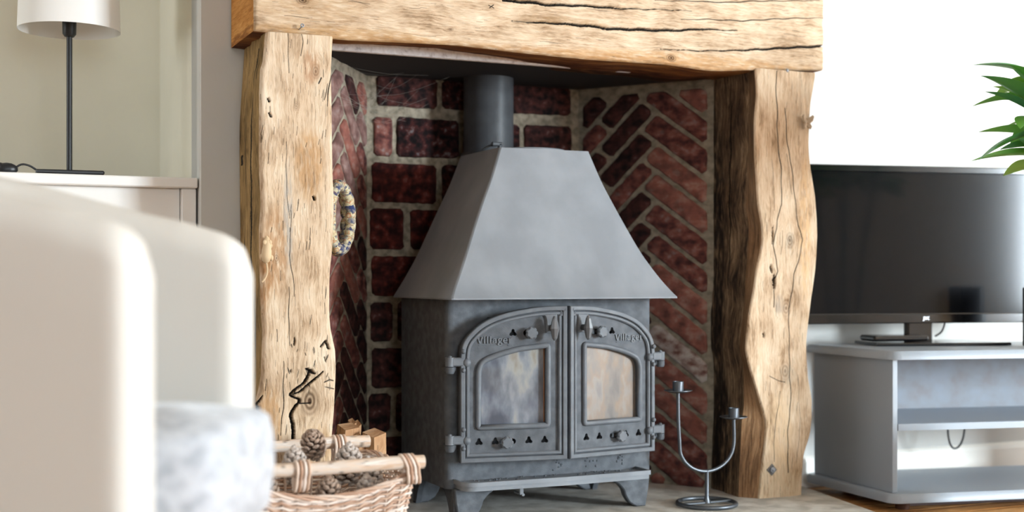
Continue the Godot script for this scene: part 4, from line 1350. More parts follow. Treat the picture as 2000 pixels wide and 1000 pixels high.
# ------------------------------------------------------------------ small things on the hearth
func build_candle_holder() -> void:
	var o := thing("candle_holder", "two-armed wrought iron candle holder on a ring foot", "candle holder", Vector3(0.451, 0.0, 0.03))
	var b := Shape.new()
	var ringp := PackedVector3Array()
	for i in 48: ringp.append(Vector3(cos(TAU * i / 48) * 0.083, 0.007, sin(TAU * i / 48) * 0.083))
	b.tube(ringp, 0.0062, 8, true, false)
	b.box(Vector3(0, 0.009, 0), Vector3(0.166, 0.007, 0.012), 0.002)
	part("ring_foot", b.mesh(), M.wrought, o)
	b = Shape.new()
	b.tube(PackedVector3Array([Vector3(0, 0.008, 0), Vector3(0, 0.025, 0), Vector3(0, 0.1, 0)]), PackedFloat32Array([0.012, 0.0058, 0.0056]), 10)
	part("stem", b.mesh(), M.wrought, o)
	var pts := []
	pts.append(Vector3(-0.096, 0.325, 0))
	pts.append(Vector3(-0.095, 0.25, 0))
	pts.append(Vector3(-0.091, 0.185, 0))
	for i in range(1, 12):
		var a := PI + PI * i / 12.0
		pts.append(Vector3(cos(a) * 0.0915, 0.176 + sin(a) * 0.078, 0))
	pts.append(Vector3(0.0925, 0.185, 0))
	pts.append(Vector3(0.091, 0.243, 0))
	b = Shape.new()
	b.tube(spline3(pts, 0.008), 0.0052, 10)
	part("arms", b.mesh(), M.wrought, o)
	for c in [Vector3(-0.096, 0.326, 0), Vector3(0.091, 0.243, 0)]:
		b = Shape.new()
		b.lathe([Vector2(0.0, 0.0), Vector2(0.026, 0.001), Vector2(0.04, 0.006), Vector2(0.0395, 0.0078), Vector2(0.026, 0.004), Vector2(0.0, 0.003)], 32, c)
		part("drip_pan", b.mesh(), M.wrought, o)
		b = Shape.new()
		b.lathe([Vector2(0.0, 0.003), Vector2(0.0155, 0.003), Vector2(0.0155, 0.032), Vector2(0.0138, 0.032), Vector2(0.0138, 0.008), Vector2(0.0, 0.008)], 24, c)
		part("candle_cup", b.mesh(), M.wrought, o)

func build_basket() -> void:
	var o := thing("log_basket", "rectangular honey-coloured wicker basket with two pole handles, full of pine cones", "basket", Vector3(-0.80, 0.0, 0.31))
	var cane: Array = []
	for k in 4:
		cane.append(plain([C("c7a892"), C("d9c3b2"), C("b5917a"), C("e4d4c8")][k], 0.55, 0.0, 0.4))
	# rounded rectangle that widens upwards
	var outline := func(y: float) -> PackedVector2Array:
		var f := y / 0.24
		var hx := lerpf(0.165, 0.215, f)
		var hz := lerpf(0.155, 0.19, f)
		var r := 0.05
		var l := PackedVector2Array()
		for q in [[hx - r, hz - r, 0.0], [-hx + r, hz - r, PI / 2], [-hx + r, -hz + r, PI], [hx - r, -hz + r, PI * 1.5]]:
			for i in 7:
				var a: float = q[2] + PI / 2 * i / 6.0
				l.append(Vector2(q[0] + cos(a) * r, q[1] + sin(a) * r))
		return l
	var walk := func(l: PackedVector2Array, n: int) -> PackedVector2Array: # n even stations
		var tot := 0.0
		for i in l.size(): tot += l[i].distance_to(l[(i + 1) % l.size()])
		var r := PackedVector2Array()
		var i := 0
		var acc := 0.0
		for s in n:
			var want := tot * s / n
			while acc + l[i % l.size()].distance_to(l[(i + 1) % l.size()]) < want:
				acc += l[i % l.size()].distance_to(l[(i + 1) % l.size()])
				i += 1
			var seg := l[i % l.size()].distance_to(l[(i + 1) % l.size()])
			r.append(l[i % l.size()].lerp(l[(i + 1) % l.size()], (want - acc) / seg))
		return r
	var N := 44
	# the rim dips in the middle of the long sides
	var rim := func(p: Vector2) -> float:
		var side := smoothstep(0.12, 0.17, absf(p.y))
		return 0.222 - side * 0.042 * (1.0 - pow(clampf(absf(p.x) / 0.19, 0, 1), 2.0))
	var lo: PackedVector2Array = walk.call(outline.call(0.0), N)
	var hi: PackedVector2Array = walk.call(outline.call(0.24), N)
	var b := Shape.new()
	for i in N:
		var top: float = rim.call(hi[i])
		var a := Vector3(lo[i].x, 0.004, lo[i].y)
		var c := Vector3(hi[i].x, 0.24, hi[i].y)
		b.tube(PackedVector3Array([a, a.lerp(c, top / 0.24)]), 0.0034, 6)
	part("stakes", b.mesh(), cane[1], o).set_meta("kind", "stuff")
	# weavers go in and out of the stakes
	var shapes := [Shape.new(), Shape.new(), Shape.new(), Shape.new()]
	var rows := 40
	for j in rows:
		var f := (j + 0.6) / rows
		var st: PackedVector2Array = walk.call(outline.call(0.222 * f), N * 2)
		var pts := PackedVector3Array()
		for i in N * 2:
			var p := st[i]
			var q := st[(i + 1) % (N * 2)] - st[(i - 1 + N * 2) % (N * 2)]
			var nrm := Vector2(q.y, -q.x).normalized()
			var s := 0.0
			if i % 2 == 0: s = 0.0047 if ((i / 2) + j) % 2 == 0 else -0.0047
			var y: float = rim.call(hi[(i / 2) % N]) * f
			p += nrm * s
			pts.append(Vector3(p.x, y + rng.randf_range(-0.0006, 0.0006) + 0.003, p.y))
		shapes[rng.randi_range(0, 3)].tube(pts, 0.0025, 6, true, false)
	for k in 4: part("weavers", shapes[k].mesh(), cane[k], o).set_meta("kind", "stuff")
	# twisted border
	for k in 3:
		b = Shape.new()
		var pts := PackedVector3Array()
		for i in 176:
			var f := i / 176.0 * N
			var i0 := int(f) % N
			var p := hi[i0].lerp(hi[(i0 + 1) % N], f - int(f))
			var y: float = lerpf(rim.call(hi[i0]), rim.call(hi[(i0 + 1) % N]), f - int(f))
			var c := p * (y / 0.24 * 0.05 + 0.945)
			var ph := i * 0.42 + TAU * k / 3.0
			var out := c.normalized()
			pts.append(Vector3(c.x + out.x * cos(ph) * 0.0042, y + 0.004 + sin(ph) * 0.0042, c.y + out.y * cos(ph) * 0.0042))
		b.tube(pts, 0.0036, 7, true, false)
		part("border_strand", b.mesh(), cane[k], o)
	part("basket_base", box_mesh(Vector3(0, 0.008, 0), Vector3(0.32, 0.01, 0.30), 0.003), cane[2], o)
	# pole handles lashed along the long sides
	var pole := wood(300, 60, 401, pal([[0.0, "a88265"], [0.3, "c4a78f"], [0.55, "d3bfad"], [0.75, "c8bcb2"], [1.0, "e6dcd2"]]), [], [[150, 12, 120, 14, C("8b8378"), 0.7]], [], 60)
	pole.m.heightmap_scale = 0.05
	for z in [0.195, -0.19]:
		b = Shape.new()
		var pl := PackedVector3Array()
		for i in 13: pl.append(Vector3(lerpf(-0.225, 0.212, i / 12.0), 0.25 + sin(i * 0.8) * 0.0012, z + cos(i * 0.6) * 0.0012))
		b.tube(pl, 0.0148, 14)
		part("pole_handle", b.mesh(), pole.m, o)
		for x in [-0.06 if z > 0 else -0.12, 0.172 if z > 0 else 0.135]:
			for k in 4:
				b = Shape.new()
				var lp := PackedVector3Array()
				var x0: float = x + (k - 1.5) * 0.0085
				for i in 20:
					var a := TAU * i / 20.0
					var yy := cos(a)
					lp.append(Vector3(x0 + (0.010 if x > 0.1 and z > 0 else 0.0) * (1.0 - yy), 0.243 + yy * (0.024 if yy > 0 else 0.04), z + sin(a) * 0.021 * (1.0 if yy > -0.3 else 0.75) - (0.004 if z > 0 else -0.004) * (1 - yy)))
				b.tube(lp, 0.0036, 6, true, false)
				part("cane_lashing", b.mesh(), cane[(k + 1) % 4], o)
	build_cones(o.position)

func cone_scale_mesh() -> ArrayMesh:
	var b := Shape.new()
	b.smooth()
	# a thick woody scale: narrow root, swollen tip with a boss
	var rows := [[0.0, 0.0022, 0.0016, 0.0], [0.35, 0.0042, 0.0020, 0.001], [0.7, 0.0066, 0.0028, 0.0035], [0.9, 0.0072, 0.0044, 0.0055], [1.0, 0.005, 0.0032, 0.0068], [1.06, 0.0016, 0.0012, 0.0070]]
	var prev := []
	for r in rows:
		var cur := []
		for i in 8:
			var a := TAU * i / 8.0
			cur.append(Vector3(r[0] * 0.019, r[3] + sin(a) * r[2], cos(a) * r[1]))
		if prev.size():
			for i in 8: b.quad(prev[i], prev[(i + 1) % 8], cur[(i + 1) % 8], cur[i])
		prev = cur
	for i in range(1, 7): b.tri(prev[0], prev[i], prev[i + 1])
	return b.mesh()

func build_cones(base: Vector3) -> void:
	var sc := cone_scale_mesh()
	var mats := [blotchy([[0.2, C("7d6250")], [0.5, C("a38b79")], [0.8, C("c9b9ab")]], 0.03, 61, 12.0, 0.8), blotchy([[0.2, C("8e7a6b")], [0.5, C("b8aaa0")], [0.8, C("d8d0c9")]], 0.03, 62, 12.0, 0.8)]
	var inner := plain(C("3a2618"), 0.9)
	# place (relative to the basket), size, tilt axis turn, tilt
	var list := [
		[Vector3(0.025, 0.272, -0.02), 1.05, 0.4, 1.9, "brown open pine cone standing highest on the heap", 0],
		[Vector3(0.085, 0.232, 0.055), 1.15, 0.2, 1.25, "grey-brown pine cone below the highest one, against the front pole", 1],
		[Vector3(0.14, 0.205, 0.05), 0.95, -0.3, 1.2, "pale pine cone at the end of the heap by the right lashing", 1],
		[Vector3(-0.035, 0.235, 0.045), 1.0, 2.6, 1.2, "silvery pine cone beside the armchair cushion", 1],
		[Vector3(0.0, 0.212, -0.075), 1.0, 1.0, 1.4, "dark pine cone lying behind the highest one", 0],
		[Vector3(0.02, 0.18, 0.12), 1.0, 0.3, 1.4, "shaded pine cone seen under the left half of the front pole", 0],
		[Vector3(0.11, 0.175, 0.125), 1.0, 2.9, 1.35, "shaded pine cone seen under the right half of the front pole", 1],
		[Vector3(-0.09, 0.2, -0.03), 1.05, 2.0, 1.3, "pine cone deep in the heap behind the armchair", 0],
		[Vector3(-0.11, 0.19, 0.09), 1.0, 0.9, 1.3, "pine cone at the hidden end of the basket", 0],
		[Vector3(0.10, 0.19, -0.09), 0.95, 1.9, 1.3, "small brown pine cone in the back corner of the basket", 0]]
	var filler := []
	for i in 16: filler.append(Vector3(rng.randf_range(-0.13, 0.13), rng.randf_range(0.05, 0.14), rng.randf_range(-0.11, 0.11)))
	for c in list:
		var o := thing("pine_cone", c[4], "pine cone", base + c[0], 0.0, "pine cones in the basket")
		o.basis = Basis(Vector3(cos(c[2]), 0, sin(c[2])), c[3] - PI / 2 if c[1] < 1.0 else c[3] - 1.1) * Basis.IDENTITY.scaled(Vector3.ONE * c[1])
		var b := Shape.new()
		b.lathe([Vector2(0, -0.036), Vector2(0.012, -0.03), Vector2(0.016, -0.01), Vector2(0.013, 0.015), Vector2(0.006, 0.034), Vector2(0, 0.038)], 12)
		part("core", b.mesh(), inner, o)
		for k in 64:
			var f := k / 63.0
			var y := -0.036 + 0.072 * f
			var a := k * 2.39996
			var sz := lerpf(0.75, 1.15, sin(PI * clampf(f * 0.8 + 0.12, 0, 1))) * lerpf(1.0, 0.62, smoothstep(0.6, 1.0, f))
			var lift := lerpf(-0.5, 1.15, f)
			var s := part("scale", sc, mats[c[5]], o)
			var bs := Basis(Vector3.UP, a) * Basis(Vector3(0, 0, 1), lift)
			s.transform = Transform3D(bs.scaled_local(Vector3.ONE * sz), Vector3(0, y, 0) + Basis(Vector3.UP, a) * Vector3(0.008 * sin(PI * clampf(f, 0.1, 0.9)), 0, 0))
	# the layers underneath cannot be told apart
	var mm := MultiMesh.new()
	mm.transform_format = MultiMesh.TRANSFORM_3D
	mm.mesh = sc
	mm.instance_count = filler.size() * 48
	for i in filler.size():
		var tilt := Basis(Vector3(rng.randf_range(-1, 1), 0.2, rng.randf_range(-1, 1)).normalized(), rng.randf_range(0, PI))
		for k in 48:
			var f := k / 47.0
			var bs := Basis(Vector3.UP, k * 2.39996) * Basis(Vector3(0, 0, 1), lerpf(-0.5, 1.1, f))
			mm.set_instance_transform(i * 48 + k, Transform3D(tilt * bs.scaled_local(Vector3.ONE * 1.1), filler[i] + tilt * Vector3(0, -0.036 + 0.072 * f, 0)))
	var mi := MultiMeshInstance3D.new()
	mi.name = "pine_cones_below"
	mi.multimesh = mm
	mi.material_override = mats[0]
	mi.position = base
	mi.set_meta("kind", "stuff")
	tag(mi, "pine cones filling the basket underneath the ones on top", "pine cones")
	add_child(mi)

func build_kindling() -> void:
	var wd := wood(240, 60, 421, pal([[0.0, "8a6244"], [0.4, "ab8360"], [0.7, "bb9877"], [1.0, "cdb292"]]), [], [], [], 30)
	var list := [
		[Vector3(-0.502, 0.0, -0.09), 0.246, 0.046, 0.042, 0.5, 0.02, "square-cut orange kindling stick with a pointed end, nearest the stove"],
		[Vector3(-0.540, 0.0, -0.10), 0.235, 0.016, 0.03, 0.2, 0.02, "thin split kindling stick tucked behind the pointed one"],
		[Vector3(-0.585, 0.0, -0.125), 0.262, 0.045, 0.04, 0.3, -0.09, "thick pale kindling block leaning against the left post"],
		[Vector3(-0.555, 0.0, -0.175), 0.268, 0.012, 0.03, 0.1, -0.06, "flat kindling splinter leaning beside the thick pale block"],
		[Vector3(-0.535, 0.0, -0.18), 0.262, 0.01, 0.028, 0.1, -0.05, "narrow kindling splinter on the stove side of the thick pale block"]]
	for k in list:
		var o := thing("kindling_stick", k[6], "kindling", k[0], k[4], "kindling behind the basket")
		o.rotation.z = k[5]
		var w: float = k[2] / 2
		var d: float = k[3] / 2
		var h: float = k[1]
		var b := Shape.new()
		b.flat()
		var lo := [Vector3(-w, 0, d), Vector3(w, 0, d), Vector3(w, 0, -d), Vector3(-w, 0, -d)]
		var hi := [Vector3(-w, h - 0.012, d), Vector3(w, h - 0.004, d), Vector3(w, h + 0.006, -d), Vector3(-w, h, -d)]
		for i in 4:
			var j := (i + 1) % 4
			b.quad(lo[i], lo[j], hi[j], hi[i], Vector2(0, i * 0.25), Vector2(0, i * 0.25 + 0.25), Vector2(1, i * 0.25 + 0.25), Vector2(1, i * 0.25))
		b.quad(hi[0], hi[1], hi[2], hi[3], Vector2(0, 0), Vector2(0.1, 0), Vector2(0.1, 0.3), Vector2(0, 0.3))
		b.quad(lo[3], lo[2], lo[1], lo[0])
		part("split_wood", b.mesh(), wd.m, o)

func build_braid() -> void:
	var o := thing("fabric_plait", "plaited fabric ring in navy, cream and rust hanging inside the left post", "fabric plait", Vector3(-0.588, 0.81, -0.135))
	for k in 3:
		var m := blotchy([[0.0, C("2b3558")], [0.4, C("333d62")], [0.43, C("b9ac88")], [0.58, C("c8bfa6")], [0.62, C("8d8a5e")], [0.68, C("b5674b")], [0.74, C("c2b795")]], 0.010, 70 + k, 4.0 + k * 0.3, 0.95, M.fine_bump, 0.06)
		var pts := PackedVector3Array()
		var n := 150
		for i in n:
			var a := TAU * i / n
			var ph := a * 5.0 + TAU * k / 3.0
			var rad := 1.0 + 0.24 * sin(ph)
			var e := Vector3(sin(a) * 0.034 * rad, cos(a) * 0.085 * (1.0 + 0.06 * sin(ph)), sin(a) * -0.02)
			pts.append(e + Vector3(0.0, 0, 0.011 * cos(2.0 * ph)))
		var b := Shape.new()
		b.tube(pts, 0.0132, 10, true, false)
		part("fabric_strand", b.mesh(), m, o)
	var b := Shape.new()
	b.tube(spline3([Vector3(-0.052, 0.13, 0.0), Vector3(-0.03, 0.105, 0), Vector3(-0.008, 0.09, 0.0)]), 0.004, 6)
	part("hanging_loop", b.mesh(), plain(C("26304f"), 0.95), o)

func build_carvings() -> void:
	var lime := plain(C("c9ae8a"), 0.7)
	# mouse climbing the arris of the left post
	var o := thing("carved_mouse", "little carved wooden mouse climbing the left post, tail hanging down", "carving", Vector3(-0.817, 0.715, 0.006))
	var b := Shape.new()
	var prof := [[-0.026, 0.004], [-0.022, 0.0095], [-0.01, 0.0135], [0.004, 0.0125], [0.014, 0.0105], [0.02, 0.0105], [0.026, 0.0095], [0.034, 0.006], [0.04, 0.002]]
	var pts := PackedVector3Array()
	var rad := PackedFloat32Array()
	for p in prof:
		pts.append(Vector3(0.0015 * sin(p[0] * 60), p[0], 0.004 + p[1] * 0.25))
		rad.append(p[1])
	b.tube(pts, rad, 12)
	part("body", b.mesh(), lime, o)
	b = Shape.new()
	b.ball(Vector3(-0.006, 0.024, 0.014), Vector3(0.0055, 0.0065, 0.003), 10)
	b.ball(Vector3(0.007, 0.024, 0.013), Vector3(0.0055, 0.0065, 0.003), 10)
	part("ears", b.mesh(), lime, o)
	b = Shape.new()
	b.ball(Vector3(0.011, 0.016, 0.004), Vector3(0.005, 0.006, 0.005), 10)
	b.ball(Vector3(0.013, -0.014, 0.004), Vector3(0.005, 0.008, 0.006), 10)
	b.ball(Vector3(-0.012, -0.012, 0.004), Vector3(0.005, 0.008, 0.006), 10)
	part("paws", b.mesh(), lime, o)
	b = Shape.new()
	b.tube(spline3([Vector3(0, -0.024, 0.004), Vector3(0.003, -0.045, 0.003), Vector3(-0.001, -0.062, 0.003), Vector3(-0.010, -0.074, 0.003)], 0.004), 0.0022, 7)
	part("tail", b.mesh(), lime, o)
	# butterfly on the edge of the right post
	o = thing("carved_butterfly", "small carved wooden butterfly on the outer edge of the right post", "carving", Vector3(0.815, 1.116, 0.004))
	for s in [-1.0, 1.0]:
		b = Shape.new()
		b.xf = Transform3D(Basis(Vector3.UP, -0.45 * s), Vector3.ZERO)
		var w := PackedVector2Array()
		for p in [[0.001, -0.004], [0.008, -0.018], [0.016, -0.02], [0.019, -0.012], [0.014, -0.003], [0.022, 0.004], [0.026, 0.017], [0.021, 0.022], [0.008, 0.012], [0.001, 0.005]]: w.append(Vector2(p[0] * s, p[1]))
		b.extrude(w, 0.003, 0.009, 0.0015)
		for a in [0.2, 0.55, -0.5]:
			b.tube(PackedVector3Array([Vector3(0.003 * s, 0.002, 0.0095), Vector3(cos(a) * 0.018 * s, sin(a) * 0.02, 0.0095)]), 0.0008, 5)
		part("wing", b.mesh(), plain(C("b3a08a"), 0.8), o)
	b = Shape.new()
	b.ball(Vector3(0, 0.0, 0.007), Vector3(0.003, 0.014, 0.004), 10)
	part("body", b.mesh(), plain(C("8a6a48"), 0.8), o)
	# bolt low on the right post
	o = thing("bolt", "weathered bolt with a square washer low on the right post", "bolt", Vector3(0.696, 0.083, 0.0))
	b = Shape.new()
	var hexa := PackedVector2Array()
	for i in 6: hexa.append(Vector2(cos(TAU * i / 6 + 0.3), sin(TAU * i / 6 + 0.3)) * 0.0095)
	b.extrude(hexa, -0.004, 0.009, 0.0015)
	b.ball(Vector3(0, 0, 0.009), Vector3(0.005, 0.005, 0.003), 10)
	part("head", b.mesh(), plain(C("8b8d92"), 0.55, 0.4), o)
	b = Shape.new()
	b.box(Vector3.ZERO, Vector3(0.026, 0.026, 0.006), 0.001)
	b.xf = Transform3D(Basis(Vector3(0, 0, 1), 0.7), Vector3.ZERO)
	var ws := part("washer", b.mesh(), plain(C("6d6a68"), 0.7, 0.3), o)
	ws.rotation.z = 0.75

# ------------------------------------------------------------------ alcove: sideboard and lamp
func build_sideboard_and_lamp() -> void:
	var white := plain(C("ece9e4"), 0.45)
	var o := thing("sideboard", "white painted sideboard in the alcove under the lamp", "sideboard", Vector3(-1.481, FLOOR_Y, -0.50))
	# right end at x -0.94, front at z -0.285
	part("top", box_mesh(Vector3(0, 0.931, 0.0), Vector3(1.10, 0.027, 0.45), 0.003), white, o)
	part("carcass", box_mesh(Vector3(0, 0.49, -0.012), Vector3(1.02, 0.855, 0.40), 0.002), white, o)
	for s in [-1.0, 1.0]:
		part("corner_stile", box_mesh(Vector3(s * 0.53, 0.459, 0.0), Vector3(0.038, 0.917, 0.42), 0.003), white, o)
	for i in 2:
		var x := -0.255 + i * 0.51
		part("drawer_front", box_mesh(Vector3(x, 0.72, 0.195), Vector3(0.43, 0.22, 0.016), 0.003), white, o)
		part("cupboard_door", box_mesh(Vector3(x, 0.35, 0.195), Vector3(0.43, 0.48, 0.016), 0.003), white, o)
		var b := Shape.new()
		b.ball(Vector3(x, 0.72, 0.212), Vector3(0.014, 0.014, 0.012))
		b.ball(Vector3(x + (0.18 if i == 0 else -0.18), 0.4, 0.212), Vector3(0.014, 0.014, 0.012))
		part("knobs", b.mesh(), white, o)
	# lamp
	var blk := plain(C("17181b"), 0.4)
	var l := thing("table_lamp", "slim black table lamp with a white drum shade, unlit", "lamp", Vector3(-1.235, FLOOR_Y + 0.945, -0.46), -0.06)
	part("base_plate", box_mesh(Vector3(0, 0.0125, 0), Vector3(0.17, 0.011, 0.17), 0.003), blk, l)
	var ft := Shape.new()
	for sx in [-1.0, 1.0]:
		for sz in [-1.0, 1.0]: ft.lathe([Vector2(0, 0), Vector2(0.008, 0), Vector2(0.008, 0.008), Vector2(0, 0.008)], 10, Vector3(sx * 0.065, 0, sz * 0.065))
	part("feet", ft.mesh(), blk, l)
	var b := Shape.new()
	b.lathe([Vector2(0.0, 0.015), Vector2(0.0075, 0.015), Vector2(0.0075, 0.385), Vector2(0.0, 0.385)], 16)
	part("stem", b.mesh(), blk, l)
	b = Shape.new()
	b.lathe([Vector2(0.0, 0.377), Vector2(0.012, 0.379), Vector2(0.0175, 0.386), Vector2(0.0185, 0.43), Vector2(0.016, 0.445), Vector2(0.0, 0.445)], 20)
	part("bulb_holder", b.mesh(), blk, l)
	b = Shape.new()
	b.lathe([Vector2(0.131, 0.395), Vector2(0.124, 0.60), Vector2(0.1228, 0.60), Vector2(0.1298, 0.395), Vector2(0.131, 0.395)], 64)
	var sh := plain(C("f1efeb"), 0.9)
	sh.backlight_enabled = true
	sh.backlight = Color(0.5, 0.49, 0.47)
	part("drum_shade", b.mesh(), sh, l)
	b = Shape.new()
	for i in 3:
		var a := TAU * i / 3.0 + 0.5
		b.tube(PackedVector3Array([Vector3(0.012 * cos(a), 0.44, 0.012 * sin(a)), Vector3(0.129 * cos(a), 0.40, 0.129 * sin(a))]), 0.0014, 6)
	part("shade_spider", b.mesh(), plain(C("d8d8d6"), 0.4), l)
	b = Shape.new()
	b.tube(spline3([Vector3(-0.08, 0.016, 0.05), Vector3(-0.1, 0.028, 0.055), Vector3(-0.12, 0.03, 0.06), Vector3(-0.14, 0.016, 0.06)]), 0.0028, 7)
	part("cord", b.mesh(), blk, l)
	b = Shape.new()
	b.ball(Vector3(-0.155, 0.017, 0.06), Vector3(0.028, 0.017, 0.016), 14)
	b.ball(Vector3(-0.17, 0.021, 0.06), Vector3(0.014, 0.013, 0.013), 12)
	part("cord_switch", b.mesh(), blk, l)

# ------------------------------------------------------------------ tub chair in the foreground
func build_armchair() -> void:
	var a := deg_to_rad(YAW)
	var fwd := Vector3(sin(a), 0, -cos(a))
	var rgt := Vector3(cos(a), 0, sin(a))
	var at := EYE + fwd * 1.885 + rgt * -0.745
	at.y = FLOOR_Y
	var o := thing("tub_armchair", "cream tub armchair with a crushed grey velvet seat, seen from its side", "armchair", at, -a - 0.065)
	var hide := plain(C("d8d4cd"), 0.55, 0.0, 0.35)
	hide.heightmap_enabled = true
	hide.heightmap_texture = M.fine_bump
	hide.heightmap_scale = 0.01
	hide.uv1_triplanar = true
	hide.uv1_scale = Vector3.ONE * 4.0
	# U-shaped shell swept round the seat; x is forward, +z the arm nearer the camera
	var path := PackedVector2Array()
	var hz := 0.24
	for i in 26: path.append(Vector2(lerpf(0.30, -0.06, i / 25.0), hz))
	for i in range(1, 24): path.append(Vector2(-0.06 - sin(PI * i / 24.0) * 0.26, cos(PI * i / 24.0) * hz))
	for i in 26: path.append(Vector2(lerpf(-0.06, 0.30, i / 25.0), -hz))
	var t := 0.05
	var n := path.size()
	var rows := []
	for i in n:
		var q := (path[mini(i + 1, n - 1)] - path[maxi(i - 1, 0)]).normalized()
		var out := Vector2(-q.y, q.x) * -1.0
		if out.dot(path[i] - Vector2(-0.02, 0)) < 0: out = -out
		var x := path[i].x
		var end := 0.30 - x
		var top := lerpf(0.765, 0.865, smoothstep(0.30, -0.25, x))
		top = lerpf(top, 0.752, smoothstep(0.12, 0.0, end))
		var round_end := 0.055
		if end < round_end: top -= round_end - sqrt(maxf(0.0, round_end * round_end - pow(round_end - end, 2.0)))
		var w := t
		if end < 0.03: w = t - 0.03 + sqrt(maxf(0.0, 0.0009 - pow(0.03 - end, 2.0)))
		var row := PackedVector3Array()
		var P := func(off: float, y: float) -> void:
			var p := path[i] + out * off
			row.append(Vector3(p.x, y, p.y))
		P.call(w * 0.9, 0.13)
		for k in 8: P.call(w, lerpf(0.15, top - w, k / 7.0))
		for k in range(1, 12):
			var an := PI * k / 12.0
			P.call(cos(an) * w, top - w + sin(an) * w)
		for k in 8: P.call(-w, lerpf(top - w, 0.15, k / 7.0))
		P.call(-w * 0.9, 0.13)
		rows.append(row)
	var b := Shape.new()
	b.smooth()
	var m: int = rows[0].size()
	for i in n - 1:
		for k in m:
			var k2 := (k + 1) % m
			b.quad(rows[i][k], rows[i][k2], rows[i + 1][k2], rows[i + 1][k])
	for e in [0, n - 1]:
		var mid := Vector3.ZERO
		for p in rows[e]: mid += p
		mid /= m
		for k in m:
			var k2 := (k + 1) % m
			if e == 0: b.tri(rows[e][k2], rows[e][k], mid)
			else: b.tri(rows[e][k], rows[e][k2], mid)
	part("shell", b.mesh(), hide, o)
	part("seat_base", box_mesh(Vector3(0.06, 0.23, 0), Vector3(0.56, 0.2, 0.37), 0.02), hide, o)
	# velvet cushion with a soft edge, a little proud of the arms in front
	var vel := blotchy([[0.2, C("9fa4ac")], [0.45, C("bcc0c7")], [0.6, C("ccd0d6")], [0.8, C("b2b7bf")]], 0.014, 91, 3.0, 0.75, null, 0.1, 0.0, 0.3)
	vel.rim_enabled = true
	vel.rim = 0.6
	b = Shape.new()
	var prof := [Vector2(0.0, -0.17), Vector2(0.9, -0.17), Vector2(0.975, -0.15), Vector2(1.0, -0.09), Vector2(1.0, -0.05), Vector2(0.975, -0.012), Vector2(0.92, 0.0), Vector2(0.6, 0.012), Vector2(0.0, 0.016)]
	b.smooth()
	var prev := PackedVector3Array()
	for p in prof:
		var cur := PackedVector3Array()
		for i in 64:
			var an := TAU * i / 64.0
			var sx := signf(cos(an)) * pow(absf(cos(an)), 0.35)
			var sz := signf(sin(an)) * pow(absf(sin(an)), 0.35)
			cur.append(Vector3(0.084 + sx * 0.29 * p.x, 0.487 + p.y - 0.012 * sz * sz, sz * 0.192 * p.x))
		if prev.size():
			for i in 64: b.quad(prev[(i + 1) % 64], prev[i], cur[i], cur[(i + 1) % 64])
		prev = cur
	part("seat_cushion", b.mesh(), vel, o)
	for x in [0.22, -0.2]:
		for z in [0.18, -0.18]:
			b = Shape.new()
			b.lathe([Vector2(0.0, 0.0), Vector2(0.013, 0.0), Vector2(0.022, 0.15), Vector2(0.0, 0.15)], 12, Vector3(x, 0, z))
			part("leg", b.mesh(), plain(C("3a2618"), 0.5), o)

